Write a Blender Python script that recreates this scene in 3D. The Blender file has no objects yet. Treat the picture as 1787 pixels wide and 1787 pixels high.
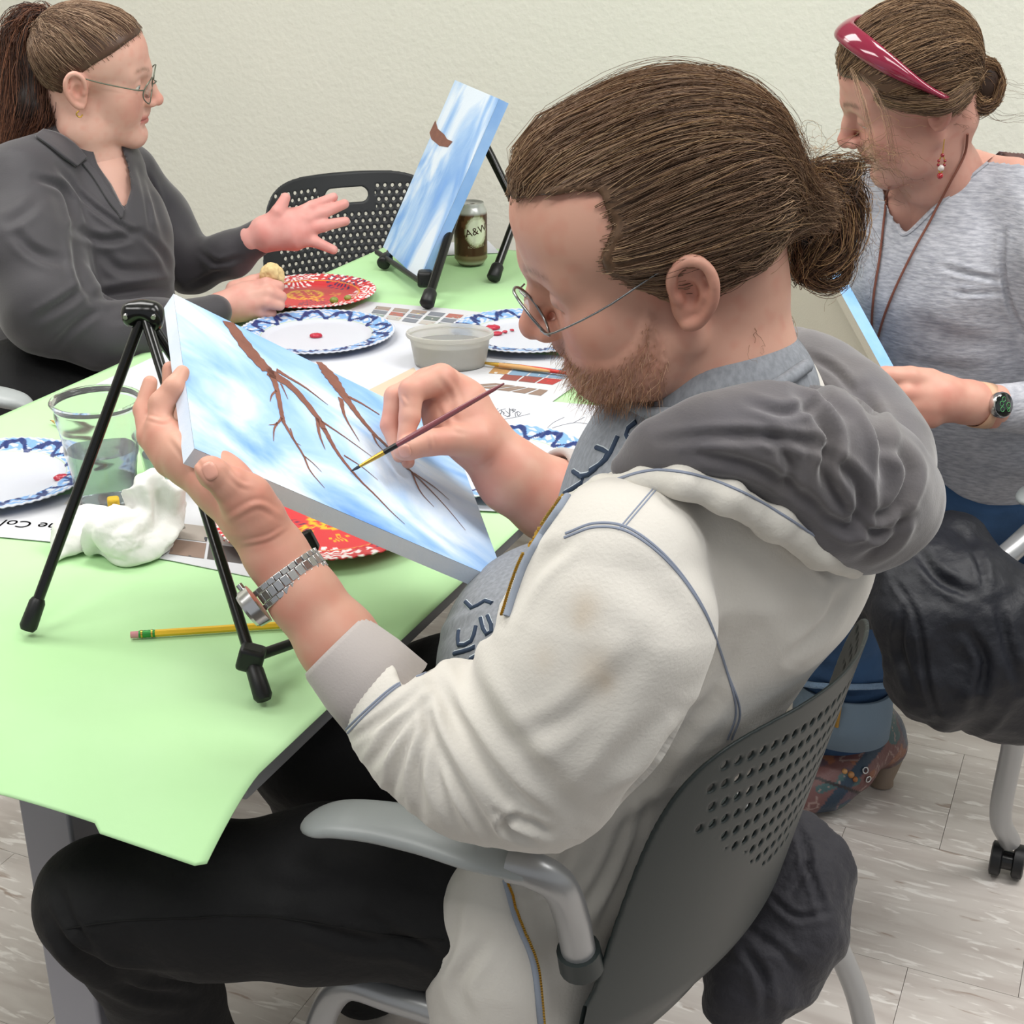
import bpy, bmesh, math, random
import numpy as np
from mathutils import Vector, Matrix
from mathutils.bvhtree import BVHTree

# ---------------------------------------------------------------- camera, world, lights
SC = bpy.context.scene
COL = SC.collection
FPX, CX = 2500.0, 893.5
TH = math.radians(23.4)
CAM = np.array([0, 0, 1.43])
AR = np.array([1.0, 0, 0]); AF = np.array([0, math.cos(TH), -math.sin(TH)]); AU = np.array([0, math.sin(TH), math.cos(TH)])
cd = bpy.data.cameras.new('camera'); cd.sensor_width = 36; cd.sensor_fit = 'HORIZONTAL'
cd.lens = 36 * FPX / 1787; cd.clip_start = .05
cam = bpy.data.objects.new('camera', cd); COL.objects.link(cam)
cam.location = CAM; cam.rotation_euler = (math.pi / 2 - TH, 0, 0); SC.camera = cam

wd = bpy.data.worlds.new('room_light'); SC.world = wd; wd.use_nodes = True
wd.node_tree.nodes['Background'].inputs[0].default_value = (.93, .96, 1, 1)
wd.node_tree.nodes['Background'].inputs[1].default_value = .50
def area(x, y, z, sx, sy, power, rz=0.0, col=(1, .985, .96)):
    l = bpy.data.lights.new('ceiling_lamp', 'AREA'); l.shape = 'RECTANGLE'; l.size = sx; l.size_y = sy; l.energy = power; l.color = col
    o = bpy.data.objects.new('ceiling_lamp', l); COL.objects.link(o); o.location = (x, y, z); o.rotation_euler = (0, 0, rz)
RZ = math.radians(-23.5)
for x, y, pw in ((-.9, 2.2, 25), (.9, 1.5, 30), (-1.5, .5, 25), (.3, .1, 22), (-2.2, 2.6, 20), (2.0, 1.2, 24)):
    area(x, y, 2.68, 1.2, .6, pw, RZ)
SC.view_settings.view_transform = 'Standard'; SC.view_settings.look = 'None'
SC.view_settings.exposure = 0.0; SC.view_settings.gamma = 1.0; SC.view_settings.use_curve_mapping = False
SC.cycles.max_bounces = 8; SC.cycles.transparent_max_bounces = 12
rng = np.random.default_rng(7); random.seed(7)

# ---------------------------------------------------------------- helpers: placing
def P(px, py, z):
    u = (px - CX) / FPX; v = (py - CX) / FPX
    return CAM + z * (AF + u * AR - v * AU)
def T(px, py, h=.74):
    d = AF + (px - CX) / FPX * AR - (py - CX) / FPX * AU
    return CAM + d * ((h - CAM[2]) / d[2])
def PP(px, py, o, n):                      # the sight line meets the plane through o with normal n
    d = AF + (px - CX) / FPX * AR - (py - CX) / FPX * AU
    return CAM + d * (np.dot(o - CAM, n) / np.dot(d, n))
def proj(V):
    q = V - CAM; z = q @ AF
    return CX + FPX * (q @ AR) / z, CX - FPX * (q @ AU) / z, z
def W(*L):                                  # joints (px, py, distance, radius px) -> (point, radius)
    return [(P(a, b, z), r * z / FPX) for a, b, z, r in L]
def hexc(h):
    c = [int(h[i:i + 2], 16) / 255 for i in (0, 2, 4)]
    return tuple(x / 12.92 if x < .04045 else ((x + .055) / 1.055) ** 2.4 for x in c)
def nrm(v): return np.array(v, float) / np.linalg.norm(v)
def spl(pts, n):                            # catmull-rom
    p = np.array(pts, float); m = len(p)
    if m == 2: return p[0] + (p[1] - p[0]) * np.linspace(0, 1, n)[:, None]
    q = np.vstack([2 * p[0] - p[1], p, 2 * p[-1] - p[-2]]); out = []
    for t in np.linspace(0, m - 1 - 1e-9, n):
        i = int(t); s = t - i; a, b, c, d = q[i:i + 4]
        out.append(.5 * (2 * b + (c - a) * s + (2 * a - 5 * b + 4 * c - d) * s * s + (3 * b - a - 3 * c + d) * s ** 3))
    return np.array(out)
_lat = rng.random((32, 32, 32)).astype(np.float32)
def vnoise(p):
    i = np.floor(p).astype(int); f = p - i; f = f * f * (3 - 2 * f); r = 0
    for a in (0, 1):
        for b in (0, 1):
            for c in (0, 1):
                w = np.where(a, f[..., 0], 1 - f[..., 0]) * np.where(b, f[..., 1], 1 - f[..., 1]) * np.where(c, f[..., 2], 1 - f[..., 2])
                r = r + w * _lat[(i[..., 0] + a) % 32, (i[..., 1] + b) % 32, (i[..., 2] + c) % 32]
    return r * 2 - 1
def fbm(p, o=3):
    r = 0; a = 1.
    for k in range(o): r = r + a * vnoise(p * 2 ** k + 7.3 * k); a *= .5
    return r
def sst(a, b, x):
    t = np.clip((x - a) / (b - a), 0, 1); return t * t * (3 - 2 * t)

# ---------------------------------------------------------------- helpers: objects
ORG = {}
def tag(o, label=None, cat=None, group=None, kind=None):
    for k, v in (('label', label), ('category', cat), ('group', group), ('kind', kind)):
        if v: o[k] = v
    return o
def thing(name, loc, label, cat, group=None):
    o = bpy.data.objects.new(name, None); COL.objects.link(o); o.location = loc; o.empty_display_size = .05
    ORG[o.name] = np.array(loc, float); return tag(o, label, cat, group)
def mk(name, V, F, mat, parent=None, col=None, smooth=True, fcol=None, mats=None, fm=None):
    org = ORG[parent.name] if parent is not None else np.zeros(3)
    V = np.asarray(V, float) - org
    me = bpy.data.meshes.new(name)
    if isinstance(F, np.ndarray):
        n, k = F.shape
        me.vertices.add(len(V)); me.vertices.foreach_set('co', V.astype(np.float32).ravel())
        me.loops.add(n * k); me.loops.foreach_set('vertex_index', F.astype(np.int32).ravel())
        me.polygons.add(n); me.polygons.foreach_set('loop_start', np.arange(0, n * k, k, dtype=np.int32))
        me.update(calc_edges=True); me.validate()
    else:
        me.from_pydata(V.tolist(), [], [list(map(int, f)) for f in F]); me.update()
    me.polygons.foreach_set('use_smooth', np.full(len(me.polygons), smooth))
    for m in (mats or [mat]): me.materials.append(m)
    if fm is not None: me.polygons.foreach_set('material_index', np.asarray(fm, np.int32))
    if col is not None:
        a = me.color_attributes.new('Col', 'FLOAT_COLOR', 'POINT')
        c = np.ones((len(V), 4), np.float32); c[:, :3] = col; a.data.foreach_set('color', c.ravel())
    o = bpy.data.objects.new(name, me); COL.objects.link(o)
    if parent is not None: o.parent = parent
    ORG[o.name] = org
    return o
class MB:
    def __init__(s): s.v = []; s.f = []; s.c = []; s.n = 0
    def add(s, V, F, col=None):
        V = np.asarray(V, float); s.v.append(V)
        for f in F: s.f.append([int(i) + s.n for i in f])
        if col is not None: s.c.append(np.tile(np.array(col, float), (len(V), 1)))
        s.n += len(V); return s
    def tube(s, pts, r, n=12, flat=None, cap=True, col=None, prof=None):
        p = np.array(pts, float); m = len(p); r = np.broadcast_to(np.array(r, float), (m,))
        t = np.gradient(p, axis=0); t /= np.linalg.norm(t, axis=1)[:, None] + 1e-12
        up = np.array(flat[0], float) if flat else (np.array([0, 0, 1.]) if abs(t[0][2]) < .9 else np.array([1., 0, 0]))
        V = []; a = np.linspace(0, 2 * math.pi, n, endpoint=False)
        for i in range(m):
            x = np.cross(t[i], up); x /= np.linalg.norm(x) + 1e-12; y = np.cross(x, t[i])
            if not flat: up = y
            fy = flat[1] if flat else 1
            V.append(p[i] + r[i] * (np.cos(a)[:, None] * x + np.sin(a)[:, None] * y * fy))
        F = [(i * n + j, i * n + (j + 1) % n, (i + 1) * n + (j + 1) % n, (i + 1) * n + j) for i in range(m - 1) for j in range(n)]
        if cap: F += [tuple(range(n))[::-1], tuple((m - 1) * n + j for j in range(n))]
        return s.add(np.vstack(V), F, col)
    def box(s, c, sz, R=np.eye(3), col=None):
        h = np.array(sz) / 2; V = np.array([[x, y, z] for x in (-1, 1) for y in (-1, 1) for z in (-1, 1)]) * h
        return s.add(V @ np.array(R).T + np.array(c), [(0, 1, 3, 2), (4, 6, 7, 5), (0, 4, 5, 1), (2, 3, 7, 6), (0, 2, 6, 4), (1, 5, 7, 3)], col)
    def lathe(s, prof, c, n=48, R=np.eye(3), sx=1, sy=1, col=None, capb=True):
        a = np.linspace(0, 2 * math.pi, n, endpoint=False); V = []
        for r, z in prof: V.append(np.stack([r * np.cos(a) * sx, r * np.sin(a) * sy, np.full(n, z)], 1))
        V = np.vstack(V) @ np.array(R).T + np.array(c); m = len(prof)
        F = [(i * n + j, i * n + (j + 1) % n, (i + 1) * n + (j + 1) % n, (i + 1) * n + j) for i in range(m - 1) for j in range(n)]
        if capb: F += [tuple(range(n))[::-1]]
        return s.add(V, F, col)
    def out(s, name, mat, parent=None, smooth=True, bevel=0, auto=True):
        o = mk(name, np.vstack(s.v), s.f, mat, parent, np.vstack(s.c) if s.c and sum(map(len, s.c)) == s.n else None, smooth)
        if bevel:
            b = o.modifiers.new('b', 'BEVEL'); b.width = bevel; b.segments = 3; b.limit_method = 'ANGLE'; b.angle_limit = .6
        if smooth and auto:
            try:
                for e in o.data.edges: pass
                o.data.set_sharp_from_angle(angle=math.radians(50))
            except Exception: pass
        return o
def text_obj(s, size, name, mat, parent, fn, ext=.0002, sub=0):
    cu = bpy.data.curves.new(name, 'FONT'); cu.body = s; cu.size = size; cu.extrude = ext; cu.align_x = 'CENTER'; cu.align_y = 'CENTER'
    o = bpy.data.objects.new(name, cu); COL.objects.link(o)
    me = bpy.data.meshes.new_from_object(o.evaluated_get(bpy.context.evaluated_depsgraph_get()))
    bpy.data.objects.remove(o)
    V = np.array([v.co[:] for v in me.vertices]); F = [list(p.vertices) for p in me.polygons]
    return mk(name, fn(V), F, mat, parent, smooth=False)

# ---------------------------------------------------------------- helpers: materials
def mat(name, col, rough=.6, metal=0, bump=None, var=None, attr=False, trans=0, ior=1.45, coat=0, sheen=0, sss=0, alpha=1, stretch=None, weave=None, spec=.5):
    m = bpy.data.materials.new(name); m.use_nodes = True; nt = m.node_tree; N = nt.nodes; Lk = nt.links
    b = N['Principled BSDF']; I = b.inputs
    c = hexc(col) if isinstance(col, str) else col
    I['Base Color'].default_value = (*c, 1); I['Roughness'].default_value = rough; I['Metallic'].default_value = metal
    I['IOR'].default_value = ior; I['Transmission Weight'].default_value = trans; I['Coat Weight'].default_value = coat
    I['Sheen Weight'].default_value = sheen; I['Alpha'].default_value = alpha; I['Specular IOR Level'].default_value = spec
    if sss: I['Subsurface Weight'].default_value = sss; I['Subsurface Radius'].default_value = (.012, .005, .003); I['Subsurface Scale'].default_value = .6
    tc = N.new('ShaderNodeTexCoord'); src = tc.outputs['Object']
    if stretch:
        mp = N.new('ShaderNodeMapping'); mp.inputs['Scale'].default_value = stretch; Lk.new(src, mp.inputs[0]); src = mp.outputs[0]
    cs = None
    if attr:
        a = N.new('ShaderNodeVertexColor'); a.layer_name = 'Col'; cs = a.outputs[0]
    if var:
        n = N.new('ShaderNodeTexNoise'); n.inputs['Scale'].default_value = var[0]; n.inputs['Detail'].default_value = 5; Lk.new(src, n.inputs['Vector'])
        r = N.new('ShaderNodeValToRGB'); r.color_ramp.elements[0].position = .35; r.color_ramp.elements[1].position = .65; Lk.new(n.outputs[0], r.inputs[0])
        mx = N.new('ShaderNodeMix'); mx.data_type = 'RGBA'; mx.blend_type = 'MIX'
        ml = N.new('ShaderNodeMath'); ml.operation = 'MULTIPLY'; ml.inputs[1].default_value = var[1]; Lk.new(r.outputs[0], ml.inputs[0]); Lk.new(ml.outputs[0], mx.inputs[0])
        if cs: Lk.new(cs, mx.inputs[6])
        else: mx.inputs[6].default_value = (*c, 1)
        c2 = hexc(var[2]); mx.inputs[7].default_value = (*c2, 1); cs = mx.outputs[2]
    if cs: Lk.new(cs, I['Base Color'])
    if bump:
        n = N.new('ShaderNodeTexNoise'); n.inputs['Scale'].default_value = bump[0]; n.inputs['Detail'].default_value = 6; Lk.new(src, n.inputs['Vector'])
        bp = N.new('ShaderNodeBump'); bp.inputs['Strength'].default_value = bump[1]; bp.inputs['Distance'].default_value = bump[2]
        Lk.new(n.outputs[0], bp.inputs['Height']); Lk.new(bp.outputs[0], I['Normal'])
    return m

# ---------------------------------------------------------------- helpers: distance-field modelling
class Field:
    def __init__(s, lo, hi, vox):
        s.lo = np.array(lo, float); s.vox = vox; n = np.ceil((np.array(hi) - s.lo) / vox).astype(int) + 1
        s.ax = [(s.lo[i] + np.arange(n[i]) * vox).astype(np.float32) for i in range(3)]
        s.d = np.full(n, .2, np.float32)
    def _s(s, lo, hi, m):
        sl = []
        for i in range(3):
            a = int(max(0, math.floor((lo[i] - m - s.lo[i]) / s.vox))); b = int(min(len(s.ax[i]), math.ceil((hi[i] + m - s.lo[i]) / s.vox) + 1))
            if b <= a: return None
            sl.append(slice(a, b))
        return tuple(sl)
    def _g(s, sl): return [s.ax[0][sl[0]][:, None, None], s.ax[1][sl[1]][None, :, None], s.ax[2][sl[2]][None, None, :]]
    def _m(s, sl, b, k, op):
        a = s.d[sl]
        if op == 'u': s.d[sl] = np.minimum(a, b) - np.maximum(k - np.abs(a - b), 0) ** 2 / (4 * k + 1e-9)
        else: s.d[sl] = np.maximum(a, -b) + np.maximum(k - np.abs(a + b), 0) ** 2 / (4 * k + 1e-9)
    def cone(s, a, ra, b, rb, k=.01, op='u', flat=None):
        a = np.array(a, float); b = np.array(b, float); R = max(ra, rb)
        sl = s._s(np.minimum(a, b) - R, np.maximum(a, b) + R, k + 2.5 * s.vox)
        if sl is None: return s
        X, Y, Z = s._g(sl); x = X - a[0]; y = Y - a[1]; z = Z - a[2]; ba = b - a
        if flat is not None:
            n = nrm(flat[0]); g = 1 / flat[1] - 1; q = x * n[0] + y * n[1] + z * n[2]; x = x + n[0] * q * g; y = y + n[1] * q * g; z = z + n[2] * q * g
            ba = ba + n * (ba @ n) * g
        h = np.clip((x * ba[0] + y * ba[1] + z * ba[2]) / (ba @ ba + 1e-12), 0, 1)
        d = np.sqrt((x - h * ba[0]) ** 2 + (y - h * ba[1]) ** 2 + (z - h * ba[2]) ** 2) - (ra + (rb - ra) * h)
        if flat is not None: d = d * (flat[1] * .5 + .5)
        s._m(sl, d.astype(np.float32), k, op); return s
    def ch(s, L, k=.01, op='u', flat=None):
        if len(L) == 1: L = L + L
        for (a, ra), (b, rb) in zip(L[:-1], L[1:]): s.cone(a, ra, b, rb, k, op, flat)
        return s
    def ell(s, c, r, R=None, k=.01, op='u'):
        c = np.array(c, float); r = np.array(r, float); R = np.eye(3) if R is None else np.array(R)   # columns = axes
        e = np.sqrt(((R * r) ** 2).sum(1)); sl = s._s(c - e, c + e, k + 2.5 * s.vox)
        if sl is None: return s
        X, Y, Z = s._g(sl); x = X - c[0]; y = Y - c[1]; z = Z - c[2]
        q = [(x * R[0, i] + y * R[1, i] + z * R[2, i]) / r[i] for i in range(3)]
        k0 = np.sqrt(q[0] ** 2 + q[1] ** 2 + q[2] ** 2) + 1e-6
        k1 = np.sqrt((q[0] / r[0]) ** 2 + (q[1] / r[1]) ** 2 + (q[2] / r[2]) ** 2) + 1e-6
        s._m(sl, (k0 * (k0 - 1) / k1).astype(np.float32), k, op); return s
    def fn(s, f, op='cut', k=.002):
        X, Y, Z = s.ax[0][:, None, None], s.ax[1][None, :, None], s.ax[2][None, None, :]
        d = f(X, Y, Z).astype(np.float32)
        if op == 'and': s.d = np.maximum(s.d, d)
        elif op == 'cut': s.d = np.maximum(s.d, -d)
        else: s.d = np.minimum(s.d, d)
        return s
    def mesh(s, it=1):
        d = s.d; sg = d < 0; c = np.zeros(np.array(d.shape) - 1, np.int8)
        CR = [(a, b, e) for a in (0, 1) for b in (0, 1) for e in (0, 1)]
        for a, b, e in CR: c += sg[a:d.shape[0] - 1 + a, b:d.shape[1] - 1 + b, e:d.shape[2] - 1 + e]
        act = (c > 0) & (c < 8); ids = np.argwhere(act); acc = np.zeros((len(ids), 3)); cnt = np.zeros(len(ids))
        for a in CR:
            for k in range(3):
                if a[k]: continue
                b = list(a); b[k] = 1
                da = d[ids[:, 0] + a[0], ids[:, 1] + a[1], ids[:, 2] + a[2]]; db = d[ids[:, 0] + b[0], ids[:, 1] + b[1], ids[:, 2] + b[2]]
                m = (da < 0) != (db < 0); t = np.where(m, da / (da - db + 1e-20), 0)
                pt = np.array(a, float) + t[:, None] * (np.array(b) - np.array(a)); acc += pt * m[:, None]; cnt += m
        V = (ids + acc / cnt[:, None]) * s.vox + s.lo
        im = np.full(c.shape, -1, np.int32); im[act] = np.arange(len(ids)); Q = []
        for ax in range(3):
            o1, o2 = (ax + 1) % 3, (ax + 2) % 3
            A = [slice(None)] * 3; B = [slice(None)] * 3; A[ax] = slice(0, -1); B[ax] = slice(1, None)
            ch = sg[tuple(A)] != sg[tuple(B)]; e = np.argwhere(ch)
            e = e[(e[:, o1] >= 1) & (e[:, o2] >= 1) & (e[:, o1] < c.shape[o1]) & (e[:, o2] < c.shape[o2])]
            ins = sg[e[:, 0], e[:, 1], e[:, 2]]
            def g(u, v):
                q = e.copy(); q[:, o1] += u; q[:, o2] += v; return im[q[:, 0], q[:, 1], q[:, 2]]
            q = np.stack([g(-1, -1), g(0, -1), g(0, 0), g(-1, 0)], 1); q[~ins] = q[~ins][:, ::-1]; Q.append(q)
        Q = np.vstack(Q); Q = Q[(Q >= 0).all(1)]
        for _ in range(it): V = relax(V, Q)
        return V, Q
def relax(V, Q, w=.5):
    A = np.zeros_like(V); n = np.zeros(len(V))
    for i in range(4):
        for j in (i - 1, (i + 1) % 4):
            for k in range(3): A[:, k] += np.bincount(Q[:, i], V[Q[:, j], k], len(V))
            n += np.bincount(Q[:, i], minlength=len(V))
    return V * (1 - w) + w * A / np.maximum(n, 1)[:, None]
def normals(V, Q):
    fn = np.cross(V[Q[:, 2]] - V[Q[:, 0]], V[Q[:, 3]] - V[Q[:, 1]]) if Q.shape[1] == 4 else np.cross(V[Q[:, 1]] - V[Q[:, 0]], V[Q[:, 2]] - V[Q[:, 0]])
    N = np.zeros_like(V)
    for i in range(Q.shape[1]):
        for k in range(3): N[:, k] += np.bincount(Q[:, i], fn[:, k], len(V))
    return N / (np.linalg.norm(N, axis=1)[:, None] + 1e-12)
def pdist(x, y, pts):
    best = np.full(len(x), 1e9); tt = np.zeros(len(x)); p = np.array(pts, float); m = len(p) - 1
    for i in range(m):
        a, b = p[i], p[i + 1]; ab = b - a; h = np.clip(((x - a[0]) * ab[0] + (y - a[1]) * ab[1]) / (ab @ ab + 1e-9), 0, 1)
        d = np.hypot(x - a[0] - h * ab[0], y - a[1] - h * ab[1]); q = d < best; best[q] = d[q]; tt[q] = (i + h[q]) / m
    return best, tt
def sculpt(V, Q, strokes):                  # folds: (points in the photo's frame, width, height mm, kind) raised or sunk in the real surface
    N = normals(V, Q); x, y, z = proj(V); face = ((CAM - V) * N).sum(1) > -.02; D = np.zeros(len(V))
    for pts, w, amp, kind in strokes:
        pts = spl(pts, max(8, 4 * len(pts)))
        d, t = pdist(x, y, pts); fade = np.sin(np.pi * np.clip(t, .02, .98)) ** .6; d = d / w
        if kind == 'c': pr = -np.exp(-d ** 2) + .55 * np.exp(-((d - 1.9) / .9) ** 2)
        else: pr = np.exp(-d ** 2)
        D += np.where(face & (d < 5), pr * fade * amp * .001, 0)
    return V + N * D[:, None]
def inpoly(x, y, poly):
    p = np.array(poly, float); r = np.zeros(np.shape(x), bool); j = len(p) - 1
    for i in range(len(p)):
        c = ((p[i, 1] > y) != (p[j, 1] > y)) & (x < (p[j, 0] - p[i, 0]) * (y - p[i, 1]) / (p[j, 1] - p[i, 1] + 1e-12) + p[i, 0]); r ^= c; j = i
    return r
def sdpoly(x, y, poly):                     # signed distance to a polygon (negative inside)
    p = np.array(poly + [poly[0]], float); sh = np.broadcast(x, y).shape; X = np.broadcast_to(x, sh).ravel().astype(float); Y = np.broadcast_to(y, sh).ravel().astype(float)
    d, _ = pdist(X, Y, p); ins = inpoly(X, Y, poly)
    return np.where(ins, -d, d).reshape(sh)
class Surf:                                 # finds points on built surfaces, for stitching, zips, cords and prints
    def __init__(s, V, Q): s.b = BVHTree.FromPolygons(np.asarray(V).tolist(), [list(map(int, q)) for q in Q])
    def hit(s, px, py):
        d = AF + (px - CX) / FPX * AR - (py - CX) / FPX * AU; l, n, i, q = s.b.ray_cast(Vector(CAM), Vector(d))
        return (np.array(l), np.array(n)) if l is not None else (None, None)
    def line(s, pts, r, lift=0, n=None, MBo=None, sides=6, step=10, flat=None):
        pts = np.array(pts, float); L = np.hypot(*np.diff(pts, axis=0).T).sum(); q = spl(pts, n or max(4, int(L / step))); out = []
        for a, b in q:
            p, nn = s.hit(a, b)
            if p is not None: out.append(p + nn * lift)
        m = MBo or MB(); out = np.array(out)
        if len(out) > 1:
            g = np.linalg.norm(np.diff(out, axis=0), axis=1); cuts = [0] + [i + 1 for i in range(len(g)) if g[i] > max(.012, 3 * np.median(g))] + [len(out)]
            for a, b in zip(cuts[:-1], cuts[1:]):
                if b - a > 2: m.tube(out[a:b], np.interp(np.linspace(0, 1, b - a), np.linspace(0, 1, np.size(r)), np.atleast_1d(r)), sides)
        return m
def patch(S, up, lo, lift, th, name, mt, par, n=26, m=8):
    a, b = spl(up, n), spl(lo, n); V = []; ok = True
    for i in range(n):
        for j in range(m + 1):
            q = a[i] + (b[i] - a[i]) * j / m; p, nn = S.hit(*q)
            if p is None: p, nn = V[-1] if False else (np.array(V[-1]) if V else P(q[0], q[1], 2.4), nrm(CAM - P(q[0], q[1], 2.4)))
            V.append(p + nn * lift)
    V = np.array(V); I = np.arange(n * (m + 1)).reshape(n, m + 1); Q = np.stack([I[:-1, :-1], I[:-1, 1:], I[1:, 1:], I[1:, :-1]], -1).reshape(-1, 4); V = relax(V, Q, .5)
    o = mk(name, V, Q, mt, par); s = o.modifiers.new('s', 'SOLIDIFY'); s.thickness = th; s.offset = 0; return o
def strands(L, r, cols, name, mt, parent):  # L: (n, k, 3) polylines -> one mesh of fine three-sided tubes
    L = np.asarray(L, float); n, k, _ = L.shape; t = np.gradient(L, axis=1); t /= np.linalg.norm(t, axis=2)[..., None] + 1e-12
    ref = nrm([.3, .5, .8]); x = np.cross(t, ref); x /= np.linalg.norm(x, axis=2)[..., None] + 1e-12; y = np.cross(t, x)
    rr = (np.asarray(r).reshape(-1, 1) * np.ones((n, 1))) * np.linspace(1, .35, k)[None, :] ** .7
    V = np.stack([L + rr[..., None] * (math.cos(a) * x + math.sin(a) * y) for a in (0, 2.094, 4.189)], 2)   # n,k,3,3
    base = (np.arange(n) * k * 3)[:, None, None]; i = np.arange(k - 1)[None, :, None] * 3; j = np.arange(3)[None, None, :]; j2 = (j + 1) % 3
    Q = np.stack([base + i + j, base + i + j2, base + i + 3 + j2, base + i + 3 + j], -1).reshape(-1, 4)
    return tag(mk(name, V.reshape(-1, 3), Q, mt, parent, col=np.repeat(np.asarray(cols), k * 3, axis=0)), kind='stuff')
def panel(name, f2, u0, u1, w0, w1, th, vox, warp, mt, parent, it=0):
    F = Field((u0 - 2 * vox, w0 - 2 * vox, -th), (u1 + 2 * vox, w1 + 2 * vox, th), vox)
    F.d[:] = np.maximum(f2(F.ax[0][:, None, None], F.ax[1][None, :, None]), np.abs(F.ax[2][None, None, :]) - th / 2)
    V, Q = F.mesh(it); return mk(name, warp(V), Q, mt, parent)
# ---------------------------------------------------------------- materials
E1 = nrm([.4, .917, 0]); E2 = nrm([.917, -.4, 0]); UP = np.array([0, 0, 1.])
def AB(a, b, z=0): return a * E1 + b * E2 + z * UP
M = {}
M['wall'] = mat('wall_paint', 'dddcd1', .85, bump=(70, .45, .005), var=(3, .25, 'd2d3c8'))
M['base'] = mat('baseboard_vinyl', '4a342a', .5)
M['paper'] = mat('green_paper', 'b4dba8', .8, bump=(40, .15, .003), var=(5, .45, 'a8d896'))
M['tabletop'] = mat('laminate', '8d8d90', .4)
M['tmetal'] = mat('table_metal', '9c9ca4', .45, metal=.2)
M['black'] = mat('black_metal', '08090a', .22, spec=.6)
M['blackp'] = mat('black_plastic', '111214', .45)
M['silver'] = mat('silver_paint', 'a9aaab', .32, metal=.45)
M['armgrey'] = mat('grey_plastic', 'a3a8a8', .38)
M['shell'] = mat('chair_shell', '2a3232', .42, bump=(900, .15, .0006))
M['shellb'] = mat('chair_shell_black', '2b2d30', .45)
M['steel'] = mat('steel', 'c8c8c8', .22, metal=1)
M['gold'] = mat('brass', 'c9a24a', .25, metal=.9)
M['vc'] = mat('printed_colour', 'ffffff', .55, attr=True)
M['vcp'] = mat('printed_card', 'ffffff', .42, attr=True, coat=.15)
M['white'] = mat('white_paper', 'cbcdd5', .8)
M['news'] = mat('newsprint', 'cbccd0', .85, var=(30, .3, 'bfc0c4'))
M['tissue'] = mat('tissue', 'dededa', .85, bump=(60, .4, .004))
M['kraft'] = mat('kraft_paper', 'c9b8a2', .85, bump=(30, .3, .003))
M['clear'] = mat('clear_plastic', 'f6f8f8', .06, trans=.95, ior=1.3)
M['cloudy'] = mat('cloudy_plastic', 'e8e6e0', .3, trans=.7, ior=1.2)
M['water'] = mat('paint_water', 'c4d3d8', .05, trans=.85, ior=1.33)
M['yellow'] = mat('yellow_paint', 'e8b92c', .4)
M['pink'] = mat('eraser', 'c98a90', .8)
M['green'] = mat('ferrule_green', '2f8a3a', .35, metal=.3)
M['wood'] = mat('wood', 'c89a62', .6)
M['mauve'] = mat('mauve_lacquer', '7d3f47', .25, coat=.5)
M['red'] = mat('red_lacquer', 'c03028', .3)
M['ink'] = mat('ink', '30353c', .7)
M['redpaint'] = mat('red_paint', 'b3243c', .3, coat=.3)
M['brownpaint'] = mat('brown_paint', '75473b', .5, bump=(300, .3, .001), var=(60, .6, '8a5848'))
M['navy'] = mat('navy_nylon', '14161e', .55, bump=(25, .5, .01))
M['charc'] = mat('charcoal_cloth', '2c2b31', .75, bump=(45, .6, .008), sheen=.1)

def node_floor():
    m = bpy.data.materials.new('vinyl_tile'); m.use_nodes = True; nt = m.node_tree; N = nt.nodes; L = nt.links; b = N['Principled BSDF']
    tc = N.new('ShaderNodeTexCoord'); oi = N.new('ShaderNodeObjectInfo'); mp = N.new('ShaderNodeMapping'); ad = N.new('ShaderNodeVectorMath'); ad.operation = 'MULTIPLY_ADD'
    L.new(oi.outputs['Random'], ad.inputs[0]); ad.inputs[1].default_value = (9, 17, 5); L.new(tc.outputs['Object'], ad.inputs[2])
    mp.inputs['Scale'].default_value = (14, 66, 10); L.new(ad.outputs[0], mp.inputs[0])
    def nz(sc, det, p0, p1):
        n = N.new('ShaderNodeTexNoise'); n.inputs['Scale'].default_value = sc; n.inputs['Detail'].default_value = det; n.inputs['Distortion'].default_value = .6; L.new(mp.outputs[0], n.inputs['Vector'])
        r = N.new('ShaderNodeValToRGB'); r.color_ramp.elements[0].position = p0; r.color_ramp.elements[1].position = p1; L.new(n.outputs[0], r.inputs[0]); return r.outputs[0]
    def mx(f, a, c):
        x = N.new('ShaderNodeMix'); x.data_type = 'RGBA'; L.new(f, x.inputs[0])
        if isinstance(a, str): x.inputs[6].default_value = (*hexc(a), 1)
        else: L.new(a, x.inputs[6])
        x.inputs[7].default_value = (*hexc(c), 1); return x.outputs[2]
    o = mx(nz(.5, 3, .4, .65), 'cbc4be', 'bbb2ac'); o = mx(nz(1.1, 4, .58, .66), o, 'e2ddd8'); o = mx(nz(.9, 3, .66, .74), o, 'a08f84'); 
    L.new(o, b.inputs['Base Color']); b.inputs['Roughness'].default_value = .38
    return m
M['tile'] = node_floor()
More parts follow.
